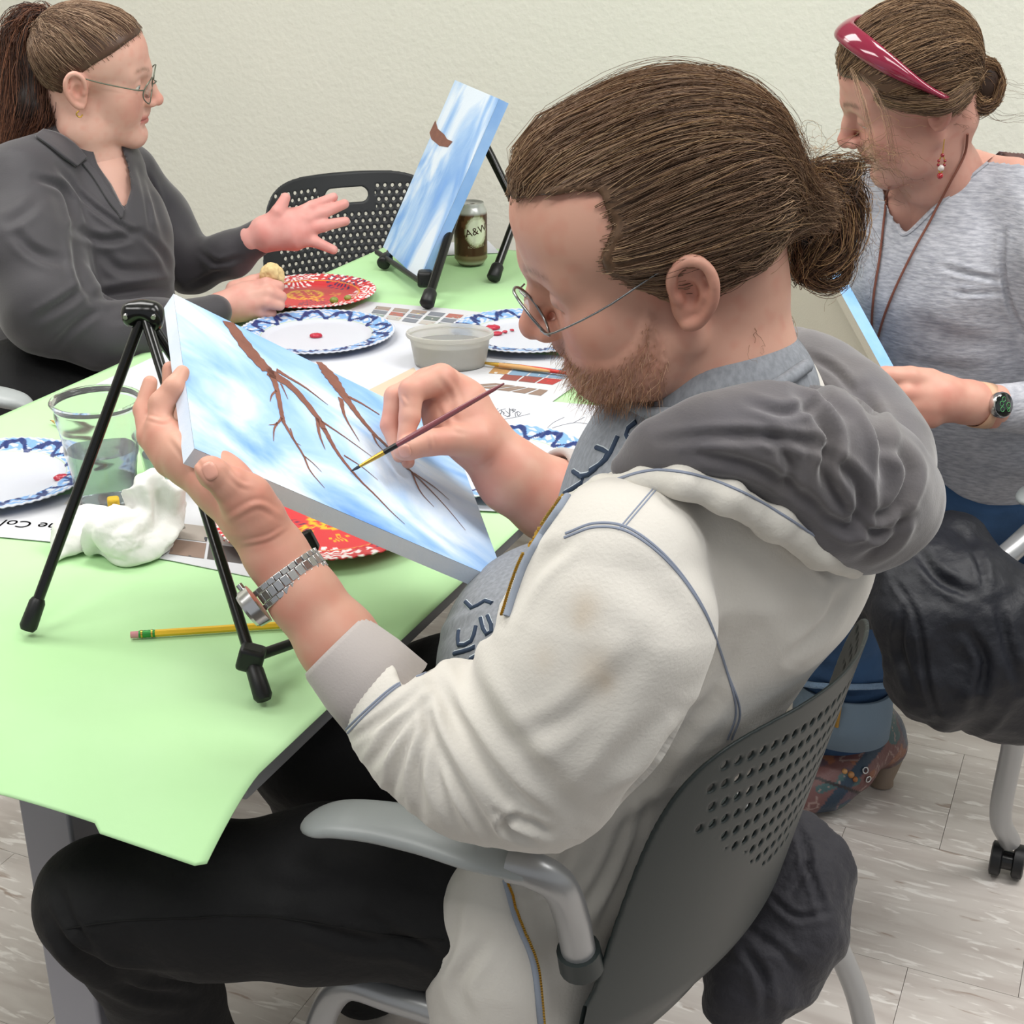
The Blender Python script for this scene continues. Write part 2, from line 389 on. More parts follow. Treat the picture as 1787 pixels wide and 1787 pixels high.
def node_canvas(name, sc, seed, blue, rot=0.6):
    m = bpy.data.materials.new(name); m.use_nodes = True; nt = m.node_tree; N = nt.nodes; L = nt.links; b = N['Principled BSDF']
    tc = N.new('ShaderNodeTexCoord'); mp = N.new('ShaderNodeMapping'); mp.inputs['Location'].default_value = seed; mp.inputs['Scale'].default_value = sc; mp.inputs['Rotation'].default_value = (0, 0, rot); L.new(tc.outputs['Object'], mp.inputs[0])
    n = N.new('ShaderNodeTexNoise'); n.inputs['Scale'].default_value = 1; n.inputs['Detail'].default_value = 5; n.inputs['Distortion'].default_value = 1.6; L.new(mp.outputs[0], n.inputs['Vector'])
    r = N.new('ShaderNodeValToRGB'); e = r.color_ramp.elements; e[0].position = .27; e[0].color = (*hexc(blue), 1); e[1].position = .62; e[1].color = (*hexc('dbe7f3'), 1)
    k = e.new(.38); k.color = (*hexc('7fabe2'), 1); k = e.new(.48); k.color = (*hexc('a3c5ec'), 1); L.new(n.outputs[0], r.inputs[0]); L.new(r.outputs[0], b.inputs['Base Color']); b.inputs['Roughness'].default_value = .55
    w = N.new('ShaderNodeTexNoise'); w.inputs['Scale'].default_value = 220; L.new(tc.outputs['Object'], w.inputs['Vector'])
    bp = N.new('ShaderNodeBump'); bp.inputs['Strength'].default_value = .25; bp.inputs['Distance'].default_value = .001; L.new(w.outputs[0], bp.inputs['Height']); L.new(bp.outputs[0], b.inputs['Normal'])
    return m

# ---------------------------------------------------------------- the room
def struct(o): o['kind'] = 'structure'; return o
ftl = struct(mk('floor', [AB(-3, -4, -.02), AB(-3, 4, -.02), AB(5, 4, -.02), AB(5, -4, -.02), AB(-3, -4, -.005), AB(-3, 4, -.005), AB(5, 4, -.005), AB(5, -4, -.005)],
    [(0, 1, 2, 3), (7, 6, 5, 4), (0, 4, 5, 1), (1, 5, 6, 2), (2, 6, 7, 3), (3, 7, 4, 0)], mat('floor_base', '5a544e', .8), smooth=False))
S = .305; h = S / 2 - .0004
tb = MB().box((0, 0, -.0025), (2 * h, 2 * h, .005)); tile0 = tb.out('floor_tile', M['tile'], None, smooth=False)
tile0.rotation_euler = (0, 0, math.atan2(E2[1], E2[0])); tile0.parent = ftl; first = True
for i in range(-7, 5):
    for j in range(-9, 9):
        a = 2.04 + (i + .5) * S; b = (-.131 if i % 2 == 0 else .0218) + (j + .5) * S; p = AB(a, b)
        x, y, z = proj(p[None])
        if z[0] < .3 or not (-1500 < x[0] < 3300 and y[0] < 3600): continue
        o = tile0 if first else tile0.copy()
        if not first: COL.objects.link(o)
        o.location = p; first = False
wa = np.array([1.13, 2.97, 0]) @ E1
def slab(name, a0, a1, b0, b1, z0, z1, m): 
    V = [AB(a, b, z) for a in (a0, a1) for b in (b0, b1) for z in (z0, z1)]
    return mk(name, V, [(0, 1, 3, 2), (4, 6, 7, 5), (0, 4, 5, 1), (2, 3, 7, 6), (0, 2, 6, 4), (1, 5, 7, 3)], m, smooth=False)
struct(slab('wall_back', wa, wa + .1, -3.2, 3, 0, 2.8, M['wall']))
struct(slab('wall_left', -2, wa, -3.2, -3.1, 0, 2.8, M['wall']))
struct(slab('baseboard_left', -2, wa - .008, -3.0995, -3.092, 0, .10, M['base']))
struct(slab('baseboard_back', wa - .008, wa - .0005, -3.09, 3, .0, .10, M['base']))
struct(slab('ceiling', -2, wa + .1, -3.2, 3, 2.8, 2.85, mat('ceiling_tile', 'e0e0dc', .9)))

# ---------------------------------------------------------------- table and its paper cover
A0, A1, B0, B1, ZT = .851, 2.72, -1.44, -.618, .74
tbl = thing('folding_table', AB(1.8, -1.03), 'long grey table under the light green paper cover', 'table')
mb = MB(); V = [AB(a, b, z) for a in (A0 + .012, A1 - .01) for b in (B0 + .01, B1 - .01) for z in (ZT - .035, ZT - .0025)]
mb.add(V, [(0, 1, 3, 2), (4, 6, 7, 5), (0, 4, 5, 1), (2, 3, 7, 6), (0, 2, 6, 4), (1, 5, 7, 3)]); mb.out('tabletop', M['tabletop'], tbl, bevel=.003)
RT = np.stack([E2, E1, UP], 1)
for a in (A0 + .09, A1 - .12):
    MB().box(AB(a, -.915, .365), (.065, .05, .67), RT).out('leg', M['tmetal'], tbl, bevel=.004)
    MB().box(AB(a, -1.03, .69), (.6, .06, .03), RT).out('crossbar', M['tmetal'], tbl, bevel=.003)
    MB().box(AB(a + .02, -.955, .02), (.66, .055, .04), RT).out('foot', M['tmetal'], tbl, bevel=.004)
MB().box(AB(A0 + .05, -1.037, .655), (.016, .012, .07), RT).out('hinge', M['tmetal'], tbl, bevel=.002)
na, nb = 150, 90; V = []
for i in range(na):
    for j in range(nb):
        b = B0 - .01 + (B1 - B0 + .018) * j / (nb - 1)
        k = int((b + 1.5) * 9); e = (A0 - .078 + [0, .004, -.002, .005, .001, -.003, .006][k % 7])
        a = e + (A1 + .01 - e) * (i / (na - 1)) ** 1.3
        s_ = max(0, A0 + .01 - a); z = ZT - .034 * (s_ / .085) ** 1.5 if s_ > 0 else ZT
        # soft buckles, only upwards from the table top
        z += .0012 * max(0, fbm(np.array([a * 5, b * 5, 0.]), 2)) + .004 * s_ / .08 * math.sin(b * 14)
        V.append(AB(a, b, z))
idx = np.arange(na * nb).reshape(na, nb); Q = np.stack([idx[:-1, :-1], idx[:-1, 1:], idx[1:, 1:], idx[1:, :-1]], -1).reshape(-1, 4)
cov = tag(mk('table_cover', V, Q, M['paper']), 'light green paper sheet covering the long table, corner hanging over its near end', 'paper')
so = cov.modifiers.new('s', 'SOLIDIFY'); so.thickness = .0008; so.offset = -1

# ---------------------------------------------------------------- flat papers on the table
ZL = ZT + .0022
def sheet(name, poly, m, label, cat, h=ZL, th=.0006, group=None):
    p = [T(x, y, h) for x, y in poly]; n = len(p); V = p + [q - np.array([0, 0, th]) for q in p]
    c = np.cross(p[1] - p[0], p[2] - p[0])[2]; top = list(range(n)) if c > 0 else list(range(n))[::-1]
    F = [top, [i + n for i in top[::-1]]] + [(i, (i + 1) % n, (i + 1) % n + n, i + n) for i in range(n)]
    return tag(mk(name, V, F, m, smooth=False), label, cat, group)
def prints(parent, items, h, name='print'):
    mb = MB()
    for poly, c in items:
        p = [T(x, y, h) for x, y in poly]; cr = np.cross(p[1] - p[0], p[2] - p[0])[2]; f = list(range(len(p)))
        mb.add(p, [f if cr > 0 else f[::-1]], hexc(c))
    return mb.out(name, M['vc'], parent, smooth=False)
def grid_print(q, nx, ny, pal, gap=.12, seed=1):
    r = random.Random(seed); q = [np.array(a, float) for a in q]; out = []
    def bl(u, v): return (1 - v) * ((1 - u) * q[0] + u * q[1]) + v * ((1 - u) * q[3] + u * q[2])
    for i in range(nx):
        for j in range(ny):
            u0, u1 = (i + gap / 2) / nx, (i + 1 - gap / 2) / nx; v0, v1 = (j + gap / 2) / ny, (j + 1 - gap / 2) / ny
            out.append(([bl(u0, v0), bl(u1, v0), bl(u1, v1), bl(u0, v1)], r.choice(pal)))
            for _ in range(5):
                a, b = r.uniform(u0, u1), r.uniform(v0, v1); du, dv = .25 / nx * r.random(), .3 / ny * r.random(); a1, b1 = min(u1, a + du), min(v1, b + dv)
                out.append(([bl(a, b), bl(a1, b), bl(a1, b1), bl((a + a1) / 2, b1), bl(a, (b + b1) / 2)], r.choice(pal)))
    return out
def lift_prints(parent, items, h, name='printed_photos'):
    mb = MB()
    for k, (poly, c) in enumerate(items):
        p = [T(x, y, h + .00004 * (k % 7)) for x, y in poly]; cr = np.cross(p[1] - p[0], p[2] - p[0])[2]; f = list(range(len(p)))
        mb.add(p, [f if cr > 0 else f[::-1]], hexc(c))
    return mb.out(name, M['vc'], parent, smooth=False)
pal = ['55504e', '8a7468', '3a3c44', 'a39a92', 'b4665a', '6b6f7a', 'c9c4bd', '7c5a4c']
nw = sheet('newspaper', [(-90, 850), (-90, 928), (120, 948), (300, 978), (436, 1006), (520, 960), (520, 860), (250, 845), (60, 870)], M['news'], 'newspaper sheet with photos under the white crumpled napkin', 'newspaper')
lift_prints(nw, grid_print([(262, 905), (420, 925), (425, 985), (225, 958)], 3, 2, pal, .08, 3) + grid_print([(130, 850), (250, 855), (240, 890), (100, 885)], 3, 1, ['c9c4bd', 'b4665a', 'a39a92'], .3, 4), ZL + .0003)
def tw(px, py, size, ang, h):
    o = T(px, py, h); c, s = math.cos(ang), math.sin(ang)
    return lambda V: o + np.stack([V[:, 0] * c - V[:, 1] * s, V[:, 0] * s + V[:, 1] * c, np.full(len(V), .0002)], 1)
text_obj('The Col', .026, 'headline', M['ink'], nw, tw(62, 916, 1, math.pi + math.radians(-10), ZL + .0003))
nw2 = sheet('newspaper', [(600, 545), (640, 526), (800, 540), (960, 560), (1060, 590), (860, 606), (720, 580)], M['news'], 'narrow newspaper strip lying between the red plate and far easel foot', 'newspaper')
lift_prints(nw2, grid_print([(655, 533), (940, 562), (900, 590), (640, 552)], 9, 3, ['a86a60', '8a9a92', '7b7f88', 'c9c4bd', '9a8a80', 'cdbf7a', '6f7874', 'b5b0aa'], .18, 5), ZL + .0003)
nw3 = sheet('newspaper', [(740, 640), (830, 610), (1075, 628), (1010, 668), (962, 702), (730, 682)], M['news'], 'newspaper page with red photos beside the plastic tub, brush lying on it', 'newspaper')
lift_prints(nw3, grid_print([(865, 636), (1010, 645), (985, 662), (850, 652)], 4, 1, ['7c9ab4', 'c9c4bd', 'b48a5a'], .1, 6) + grid_print([(880, 652), (985, 662), (965, 672), (870, 662)], 3, 1, ['c03a3a', '8a4a44', 'a83a3a'], .1, 7) + grid_print([(870, 668), (960, 680), (945, 692), (800, 672)], 5, 1, ['8a7468', 'a39a92', '6b5a50'], .2, 8), ZL + .0003)
s1 = sheet('paper_sheet', [(550, 536), (732, 572), (800, 640), (650, 700), (420, 660), (420, 600)], M['white'], 'blank white paper sheet under the blue-rimmed plate with a red dab', 'paper', ZL + .0012)
s2 = sheet('paper_sheet', [(165, 672), (290, 612), (430, 630), (430, 730), (250, 700)], M['white'], 'blank white paper sheet behind the clear cup and easel', 'paper')
s3 = sheet('drawing_sheet', [(770, 684), (1095, 712), (1110, 780), (1020, 900), (640, 880), (640, 740)], M['white'], 'white sheet with a pencil branch drawing beneath the painting hand', 'paper', ZL + .001)
mb = MB()
r_ = random.Random(4)
for k in range(16):                          # loose pencil scribble and branches
    x0 = 845 + k * 4; pts = [(x0 + r_.uniform(-3, 6), 716 + r_.uniform(-4, 12)) for _ in range(4)]
    mb.tube([T(a, b, ZL + .0013) for a, b in spl(pts, 8)], .0005, 4)
for pts in ([(905, 775), (950, 752), (1000, 738), (1040, 742)], [(950, 752), (965, 738), (985, 728)], [(1000, 738), (1020, 728)], [(930, 760), (975, 762), (1010, 770)], [(860, 735), (900, 728), (925, 722)]):
    mb.tube([T(a, b, ZL + .0013) for a, b in spl(pts, 14)], .0004, 4)
mb.out('pencil_lines', mat('graphite', '6d7076', .7), s3)
sheet('kraft_paper', [(632, 686), (722, 641), (760, 690), (700, 706)], M['kraft'], 'tan kraft paper piece between the canvas and the plastic tub', 'paper', ZL + .002)
sheet('paper_sheet', [(748, 446), (768, 424), (852, 420), (872, 441)], M['white'], 'small white paper sheet under the far soda can', 'paper')
F_ = Field(T(1020, 720) - [.05, .08, .01], T(1095, 640) + [.05, .08, .04], .0025)
F_.ch([(T(1040, 690, ZT + .012), .012), (T(1080, 688, ZT + .010), .011)], .02).ch([(T(1050, 680, ZT + .010), .012), (T(1068, 668, ZT + .009), .013)], .03)
V, Q = F_.mesh(); V += normals(V, Q) * (.002 * fbm(V * 60))[:, None]; tag(mk('cloth', V, Q, mat('beige_cloth', 'c8bba6', .9, bump=(200, .4, .001))), 'small beige folded cloth on the green paper near the bearded chin', 'cloth')

# ---------------------------------------------------------------- paper plates
def blue_rim(r, t):
    n = len(r); c = np.tile(hexc('c8cbd5'), (n, 1)); rr = (r - .70) / .28
    m = (np.abs(r - .71) < .006); c[m] = hexc('a9c29b')
    pet = (rr > .08) & (rr < .98) & (np.sin(t * 26 + 5 * np.sin(rr * 4)) * np.cos(rr * 9 + 2 * np.sin(t * 9)) > -.2); c[pet] = hexc('7ba6d8')
    wv = .5 + .36 * np.sin(t * 13) + .10 * np.sin(t * 26 + 1); sl = 1 / np.sqrt(1 + (.36 * 13 * np.cos(t * 13) * .3) ** 2)
    m = (np.abs(rr - wv) * sl < .12) & (rr > 0); c[m] = hexc('1b2f6b')
    m = (np.sin(t * 13 - 1.2) > .93) & (rr > .25) & (rr < .8); c[m] = hexc('1b2f6b')
    return c
def red_pat(r, t):
    n = len(r); c = np.tile(hexc('cc2a33'), (n, 1)); x, y = r * np.cos(t), r * np.sin(t)
    def burst(cx, cy, R, k, col, a=.5, rings=3):
        q = np.hypot(x - cx, y - cy) / R; w = np.arctan2(y - cy, x - cx)
        for i in range(rings):
            lo, hi = .18 + i * .28, .40 + i * .28; kk = k * (1 + (i > 0)) 
            m = (q > lo) & (q < hi) & (np.cos(w * kk + i * 1.6) > a); c[m] = hexc(col)
    for k in range(6):
        a = k * math.pi / 3 + .3; burst(.88 * math.cos(a), .88 * math.sin(a), .36, 10, 'efe6e6' if k % 3 != 1 else '3a2458', .2)
    m = (r > .80) & (np.sin(t * 46 + 6 * r) > .3) & (np.sin(r * 44 + 3 * np.sin(t * 9)) > -.3); c[m] = hexc('efe6e6')
    burst(.34, -.36, .30, 12, '4a2048', .3, 3)
    q = np.hypot(x + .12, y - .05); m = (np.abs(q - .26) < .022) | ((q < .24) & ((np.abs((x + .12) % .11 - .055) < .016) | (np.abs((y - .05) % .11 - .055) < .016)) & (np.sin((x + y) * 30) > -.3)); c[m] = hexc('e8b21e')
    for a, b in ((.22, -.12), (-.32, -.38), (.3, .25)):
        q = np.hypot(x - a, y - b); w = np.arctan2(y - b, x - a); m = (q < .10) & (np.abs(q - .05 - .03 * np.cos(5 * w)) < .016); c[m] = hexc('e8b21e')
    m = (np.abs(r - .74) < .012); c[m] = hexc('dd8a2a'); return c
def plate(px, py, R, pat, label, rim=.012, rot=0, name='paper_plate', h=ZT + .006, group=None):
    nt, nr = 360, 64; rr = np.concatenate([np.linspace(0, .66, 22), np.linspace(.68, 1, nr - 22)]); t = np.linspace(0, 2 * math.pi, nt, endpoint=False)
    Rr, Tt = np.meshgrid(rr, t, indexing='ij'); z = .002 + sst(.62, .76, Rr) * rim * .62 + sst(.76, 1, Rr) * rim * .38 + .0006 * np.sin(Tt * 72) * sst(.7, .78, Rr)
    c = T(px, py, h); V = np.stack([c[0] + R * Rr * np.cos(Tt), c[1] + R * Rr * np.sin(Tt), c[2] - .002 + z], -1).reshape(-1, 3)
    i = np.arange(nr * nt).reshape(nr, nt); j = np.roll(i, -1, 1); Q = np.stack([i[:-1], i[1:], j[1:], j[:-1]], -1).reshape(-1, 4)
    o = tag(mk(name, V, Q, M['vcp'], col=pat(Rr.ravel(), (Tt + rot).ravel())), label, 'plate', group)
    s = o.modifiers.new('s', 'SOLIDIFY'); s.thickness = .0014; s.offset = -1
    return o, c
def dab(o, px, py, r, m='redpaint', h=ZT + .009):
    F = Field(T(px, py, h) - r * 2.2, T(px, py, h) + r * 2.2, r / 7); c = T(px, py, h)
    F.ell(c, (r, r * .8, r * .45)).ell(c + [r * .7, r * .2, 0], (r * .6, r * .5, r * .35), k=.004); V, Q = F.mesh(); V += normals(V, Q) * (.0006 * fbm(V * 300))[:, None]
    mk('paint_dab', V, Q, M[m], o)
o, c = plate(573, 910, .131, red_pat, 'large red paper plate with white and gold pattern beside the silver watch', rot=1.9)
o, c = plate(541, 517, .122, red_pat, 'red patterned paper plate holding food, beside the folded hand', rot=.4)
for px, py, nm, cl, sz, lab in ((583, 524, 'olive', '7d8a3c', .007, 'left green olive on the far red plate'), (607, 520, 'olive', '8a8f45', .006, 'right green olive on the far red plate')):
    p = T(px, py, ZT + .012 + sz * .6); F = Field(p - .016, p + .016, .0012); F.ell(p, (sz * 1.2, sz, sz * .9)).ell(p + [sz * 1.15, 0, 0], (sz * .25,) * 3, op='s', k=.001); V, Q = F.mesh()
    tag(mk(nm, V, Q, mat('olive_skin', cl, .3)), lab, 'olive')
o, c = plate(553, 588, .131, blue_rim, 'blue-rimmed white paper plate right behind the held canvas', rot=.3); dab(o, 550, 586, .0095)
o, c = plate(920, 586, .131, blue_rim, 'blue-rimmed white plate with smeared red paint, behind the glasses', rot=1.1)
for a, b, r in ((858, 572, .011), (866, 582, .008), (880, 579, .004), (893, 576, .003)): dab(o, a, b, r)
o, c = plate(-10, 838, .125, blue_rim, 'blue-rimmed white paper plate at the left table edge behind the black easel leg', rot=.9); dab(o, 107, 834, .010)
o, c = plate(868, 813, .131, blue_rim, 'blue-rimmed paper plate under the bare forearm, partly over the drawing sheet', rot=.2, h=ZT + .008)

# ---------------------------------------------------------------- cups, tub, can
def cup(px, py, rt, rb, h, water, label, ridge=True, h0=ZT + .001):
    c = T(px, py, h0); t = thing('plastic_cup', c, label, 'cup'); w = .0012
    def R(z): return rb + (rt - rb) * z / h
    pro = [(R(0) * .6, .003), (R(0), 0)] + [(R(z) + (.0012 if ridge and int(z / h * 9) % 3 == 1 else 0), z) for z in np.linspace(.004, h - .006, 22)] + [(R(h) + .0022, h - .004), (R(h) + .003, h - .002), (R(h) + .0018, h), (R(h) - w, h - .001)]
    pri = [(R(z) - w, z) for z in np.linspace(h - .006, .004, 16)] + [(.001, .0042)]
    MB().lathe(pro + pri, c, 64).out('cup_wall', M['clear'], t)
    MB().lathe([(R(0) - w - .0008, .006)] + [(R(z) - w - .0008, z) for z in np.linspace(.008, water, 8)] + [(R(water) * .5, water), (.001, water)], c, 48).out('water', M['water'], t)
    return t
cup(188, 872, .052, .034, .132, .068, 'tall clear plastic cup of cloudy water behind the napkin')
cup(302, 846, .040, .030, .072, .045, 'short clear cup half hidden behind the hand gripping the canvas', False)
c = T(786, 636, ZT + .003); t = thing('plastic_tub', c, 'oval cloudy plastic tub of rinse water beside the painting hand', 'container')
def oval(pr): return MB().lathe(pr, c, 72, sx=1, sy=.72)
mbx = oval([(.045, .0), (.055, .001)] + [(.056 + .008 * z / .05, z) for z in np.linspace(.004, .046, 10)] + [(.068, .047), (.0695, .050), (.0685, .0535), (.066, .054), (.064, .052)] + [(.0555 + .008 * z / .05, z) for z in np.linspace(.048, .004, 8)] + [(.001, .003)]).out('tub_wall', M['cloudy'], t)
oval([(.054, .006)] + [(.0545 + .008 * z / .05, z) for z in (.01, .02, .036)] + [(.02, .036), (.001, .036)]).out('water', mat('rinse_water', 'aaa9a6', .08, trans=.4, ior=1.33), t)
for v in (mbx,):
    pass
c = T(822, 459, ZT + .004); R_ = .0331; t = thing('soda_can', c, 'brown and silver soda can behind the far easel', 'can')
n = 96; a = np.linspace(0, 2 * math.pi, n, endpoint=False)
pro = [(.012, .004), (.022, .002), (.025, 0), (.0275, .004), (R_, .012)] + [(R_, z) for z in np.linspace(.016, .100, 30)] + [(.0322, .106), (.0285, .1135), (.0262, .117), (.0272, .1215), (.0262, .1225), (.0245, .1185), (.001, .1175)]
V = np.vstack([np.stack([c[0] + r * np.cos(a), c[1] + r * np.sin(a), np.full(n, c[2] + z)], 1) for r, z in pro]); m = len(pro)
F = np.array([(i * n + j, i * n + (j + 1) % n, (i + 1) * n + (j + 1) % n, (i + 1) * n + j) for i in range(m - 1) for j in range(n)])
zz = V[:, 2] - c[2]; an = np.tile(a, m); cl = np.tile(hexc('4a2c1c'), (len(V), 1)); k = vnoise(np.stack([an * 4, zz * 60, an * 0], 1)) > .35; cl[k] = hexc('6b4630')
cl[(zz > .0) & (zz < .012)] = hexc('b9b2a6'); cl[zz > .104] = hexc('c4c6c4'); cl[(zz > .012) & (zz < .02)] = hexc('7d6b52')
dd = np.hypot(((an - math.radians(-66) + math.pi) % (2 * math.pi) - math.pi) * R_, (zz - .070) * .8); cl[(zz > .02) & (dd < .025) & (zz < .1)] = hexc('8d8a6a'); cl[(zz > .02) & (zz < .1) & (dd < .023)] = hexc('cfcab8'); cl[(dd < .019) & (zz > .02)] = hexc('e6e2d4')
mk('can_body', V, F, mat('can_print', 'ffffff', .3, metal=.35, attr=True), t, col=cl)
def onc(z, a0, rot):
    def f(V):
        x = V[:, 0] * math.cos(rot) - V[:, 1] * math.sin(rot); y = V[:, 0] * math.sin(rot) + V[:, 1] * math.cos(rot)
        an = math.radians(a0) + x / R_; return np.stack([c[0] + (R_ + .0004) * np.cos(an), c[1] + (R_ + .0004) * np.sin(an), c[2] + z + y], 1)
    return f
text_obj('A&W', .021, 'logo', mat('logo_brown', '4a2412', .5), t, onc(.071, -66, .25))
text_obj('ROOT BEER', .0068, 'lettering', mat('lettering_cream', 'd8cfae', .5), t, onc(.040, -68, .1))
MB().lathe([(.009, .1180), (.009, .1195), (.004, .1195)], c + [.004, 0, 0], 20, sx=1.3).out('pull_tab', M['steel'], t)

# ---------------------------------------------------------------- napkin, scraps, pencils, brush
L = [(T(98, 974, .746), .004), (T(128, 935, .757), .012), (T(160, 912, .768), .014), (T(190, 935, .764), .019), (T(222, 950, .762), .02), (T(246, 905, .775), .02), (T(262, 858, .80), .016), (T(290, 868, .79), .014), (T(312, 888, .775), .012)]
F_ = Field(T(90, 990, .74) - [.03, .03, .001], T(330, 820, .84) + [.05, .05, .03], .002); F_.d[:] = .2
F_.ch(L, .02).ch([(T(230, 948, .76), .02), (T(270, 935, .758), .016), (T(285, 890, .765), .017)], .02); F_.fn(lambda X, Y, Z: (ZT + .0015) - Z + 0 * X + 0 * Y, 'and')
V, Q = F_.mesh(0); N = normals(V, Q); q = V * [26, 26, 20]; rdg = 1 - 2.4 * np.abs(vnoise(q + 1.2 * vnoise(q * .7)[:, None])); up = sst(ZT + .002, ZT + .01, V[:, 2])
V += N * (.0085 * rdg * up + .0012 * fbm(V * 90) * up)[:, None]; tag(mk('napkin', V, Q, M['tissue']), 'crumpled white paper napkin between the near easel legs', 'napkin')
c = T(201, 902, ZT + .012); tag(MB().box(c + [0, 0, .008], (.014, .014, .034), Matrix.Rotation(.3, 3, 'Z')).out('sponge', mat('sponge_yellow', 'd8b23a', .9, bump=(300, .5, .002)), bevel=.003), 'small yellow sponge block behind the napkin', 'sponge')
F_ = Field(T(170, 905) - .03, T(170, 895) + .03, .0015); F_.ell(T(174, 902, ZT + .008), (.018, .013, .006)).ell(T(174, 902, ZT + .016), (.012, .008, .008), op='s', k=.003); V, Q = F_.mesh()
tag(mk('cookie_half', V, Q, mat('crumb', 'c8b592', .8)), 'pale crumb-coloured food bit beside the yellow sponge', 'food')
def pencil(p0, p1, r, body, label, ferr=True, tip=True):
    d = nrm(p1 - p0); L = np.linalg.norm(p1 - p0); t = thing('pencil', p0, label, 'pencil')
    a = 0
    if ferr:
        MB().tube([p0, p0 + d * .008], [r * .92, r * .95], 16).out('eraser', M['pink'], t)
        MB().tube([p0 + d * x for x in np.linspace(.008, .024, 9)], [r * (1.08 if i % 2 else 1.0) for i in range(9)], 16).out('ferrule', M['green'], t)
        m = MB()
        for x in (.011, .021): m.tube([p0 + d * (x - .0008), p0 + d * (x + .0008)], r * 1.12, 16)
        m.out('ferrule_band', M['gold'], t); a = .024
    MB().tube([p0 + d * a, p0 + d * (L - .018)], r, 6).out('shaft', M[body], t, smooth=False)
    MB().tube([p0 + d * (L - .018), p0 + d * (L - .004)], [r * .98, r * .3], 12).out('cut_wood', M['wood'], t)
    MB().tube([p0 + d * (L - .004), p1], [r * .3, r * .05], 8).out('lead', M['ink'], t); return t
p0 = T(228, 1108, ZT + .006); d = nrm(T(484, 1091, ZT + .006) - p0); pencil(p0, p0 + d * .185, .0037, 'yellow', 'yellow pencil with pink eraser lying by the easel foot')
M['darkw'] = mat('dark_lacquer', '4a2a26', .4); p1 = T(87, 733, ZT + .006); d = nrm(T(260, 800, ZT + .006) - p1); pencil(p1 + d * .15, p1, .0034, 'darkw', 'dark red pencil lying behind the tall clear cup', False)
def brush(p0, p1, r, body, label, tipc='ink', name='paintbrush', black=True):
    d = nrm(p1 - p0); L = np.linalg.norm(p1 - p0); t = thing(name, p0, label, 'brush')   # p0 = hair tip
    MB().tube([p0 + d * x for x in np.linspace(0, .010, 5)], [r * .1, r * .4, r * .62, r * .75, r * .72], 12).out('bristles', M[tipc], t)
    MB().tube([p0 + d * x for x in (.010, .014, .030, .036)], [r * .75, r * .82, r * 1.15, r * 1.2], 16).out('ferrule', M['gold'], t)
    if black: MB().tube([p0 + d * .036, p0 + d * .050], [r * 1.2, r * 1.3], 16).out('collar', M['black'], t)
    xs = np.linspace(.050 if black else .036, L, 12); MB().tube([p0 + d * x for x in xs], np.interp(xs, [.05, .08, L - .02, L - .002, L], np.array([1.25, 1.5, 1.0, .85, .4]) * r), 16).out('handle', M[body], t); return t
brush(T(835, 632, ZT + .0085), T(960, 648, ZT + .0085), .0028, 'wood', 'wooden-handled paintbrush resting across the newspaper beside the tub', black=False)
brush(T(872, 634, ZT + .0085), T(1015, 655, ZT + .0085), .0024, 'red', 'red-handled paintbrush resting across the newspaper beside the beard', black=False)

# ---------------------------------------------------------------- canvases and easels
def canvas(A, B, C, D, th, sky, side, label, backm=None, nd=None):     # A top-left, B bottom-left, C bottom-right, D top-right of the painted face
    A, B, C, D = map(np.array, (A, B, C, D)); n = nrm(np.cross(B - A, D - A))
    if (n @ (CAM - A) if nd is None else n @ nd) < 0: n = -n
    t = thing('canvas', (A + B + C + D) / 4, label, 'painting')
    m = MB(); m.add([A, B, C, D], [(0, 1, 2, 3) if np.cross(B - A, C - A) @ n > 0 else (3, 2, 1, 0)])
    o = m.out('painted_face', sky, t, smooth=False)
    q = [A, B, C, D, A - n * th, B - n * th, C - n * th, D - n * th]; ce = sum(q[:4]) / 4
    ins = [p + (ce - p) * .08 - n * th for p in (A, B, C, D)]; ins2 = [p + n * (th - .002) for p in ins]
    m = MB(); m.add([p + n * -.0003 for p in q[:4]] + q[4:], [(0, 4, 5, 1), (1, 5, 6, 2), (2, 6, 7, 3), (3, 7, 4, 0)]); m.out('wrapped_edge', side, t, smooth=False)
    m = MB(); m.add(q[4:] + ins + ins2, [(0, 4, 5, 1), (1, 5, 6, 2), (2, 6, 7, 3), (3, 7, 4, 0), (4, 8, 9, 5), (5, 9, 10, 6), (6, 10, 11, 7), (7, 11, 8, 4), (8, 11, 10, 9)]); m.out('stretcher', backm or mat('raw_canvas', 'b9b3a4', .9, bump=(400, .3, .001)), t, smooth=False)
    return t, n, o
def paint_strokes(t, o, n, L, mt, lift=.0005, name='painted_branch'):
    m = MB()
    for pts, w in L:
        k = max(6, 5 * len(pts)); p = spl(pts, k); ww = np.interp(np.linspace(0, 1, k), np.linspace(0, 1, len(w)), w)
        X = np.array([PP(a, b, o, n) + n * lift for a, b in p]); g = np.gradient(X, axis=0); g /= np.linalg.norm(g, axis=1)[:, None] + 1e-9; sd = np.cross(g, n)
        z = ((X - CAM) @ AF); hw = (ww / 2 * z / FPX * 1.15)[:, None]; jit = 1 + .12 * np.sin(np.arange(k) * 2.3)[:, None]
        V = np.vstack([X + sd * hw * jit, X - sd * hw / jit]); F = [(i, i + 1, i + 1 + k, i + k) for i in range(k - 1)]; m.add(V, F)
    return m.out(name, mt, t, smooth=False)
_rs = 1.115
CA, CB, CC, CD = [CAM + (np.array(p) - CAM) * _rs for p in ([-.293, 1.213, 1.111], [-.237, 1.0, 1.049], [-.005, 1.108, .884], [-.061, 1.322, .946])]
M['sky1'] = node_canvas('sky_paint', (3.5, 8, 3.5), (1.1, .3, 0), '4a86d8', -.35)
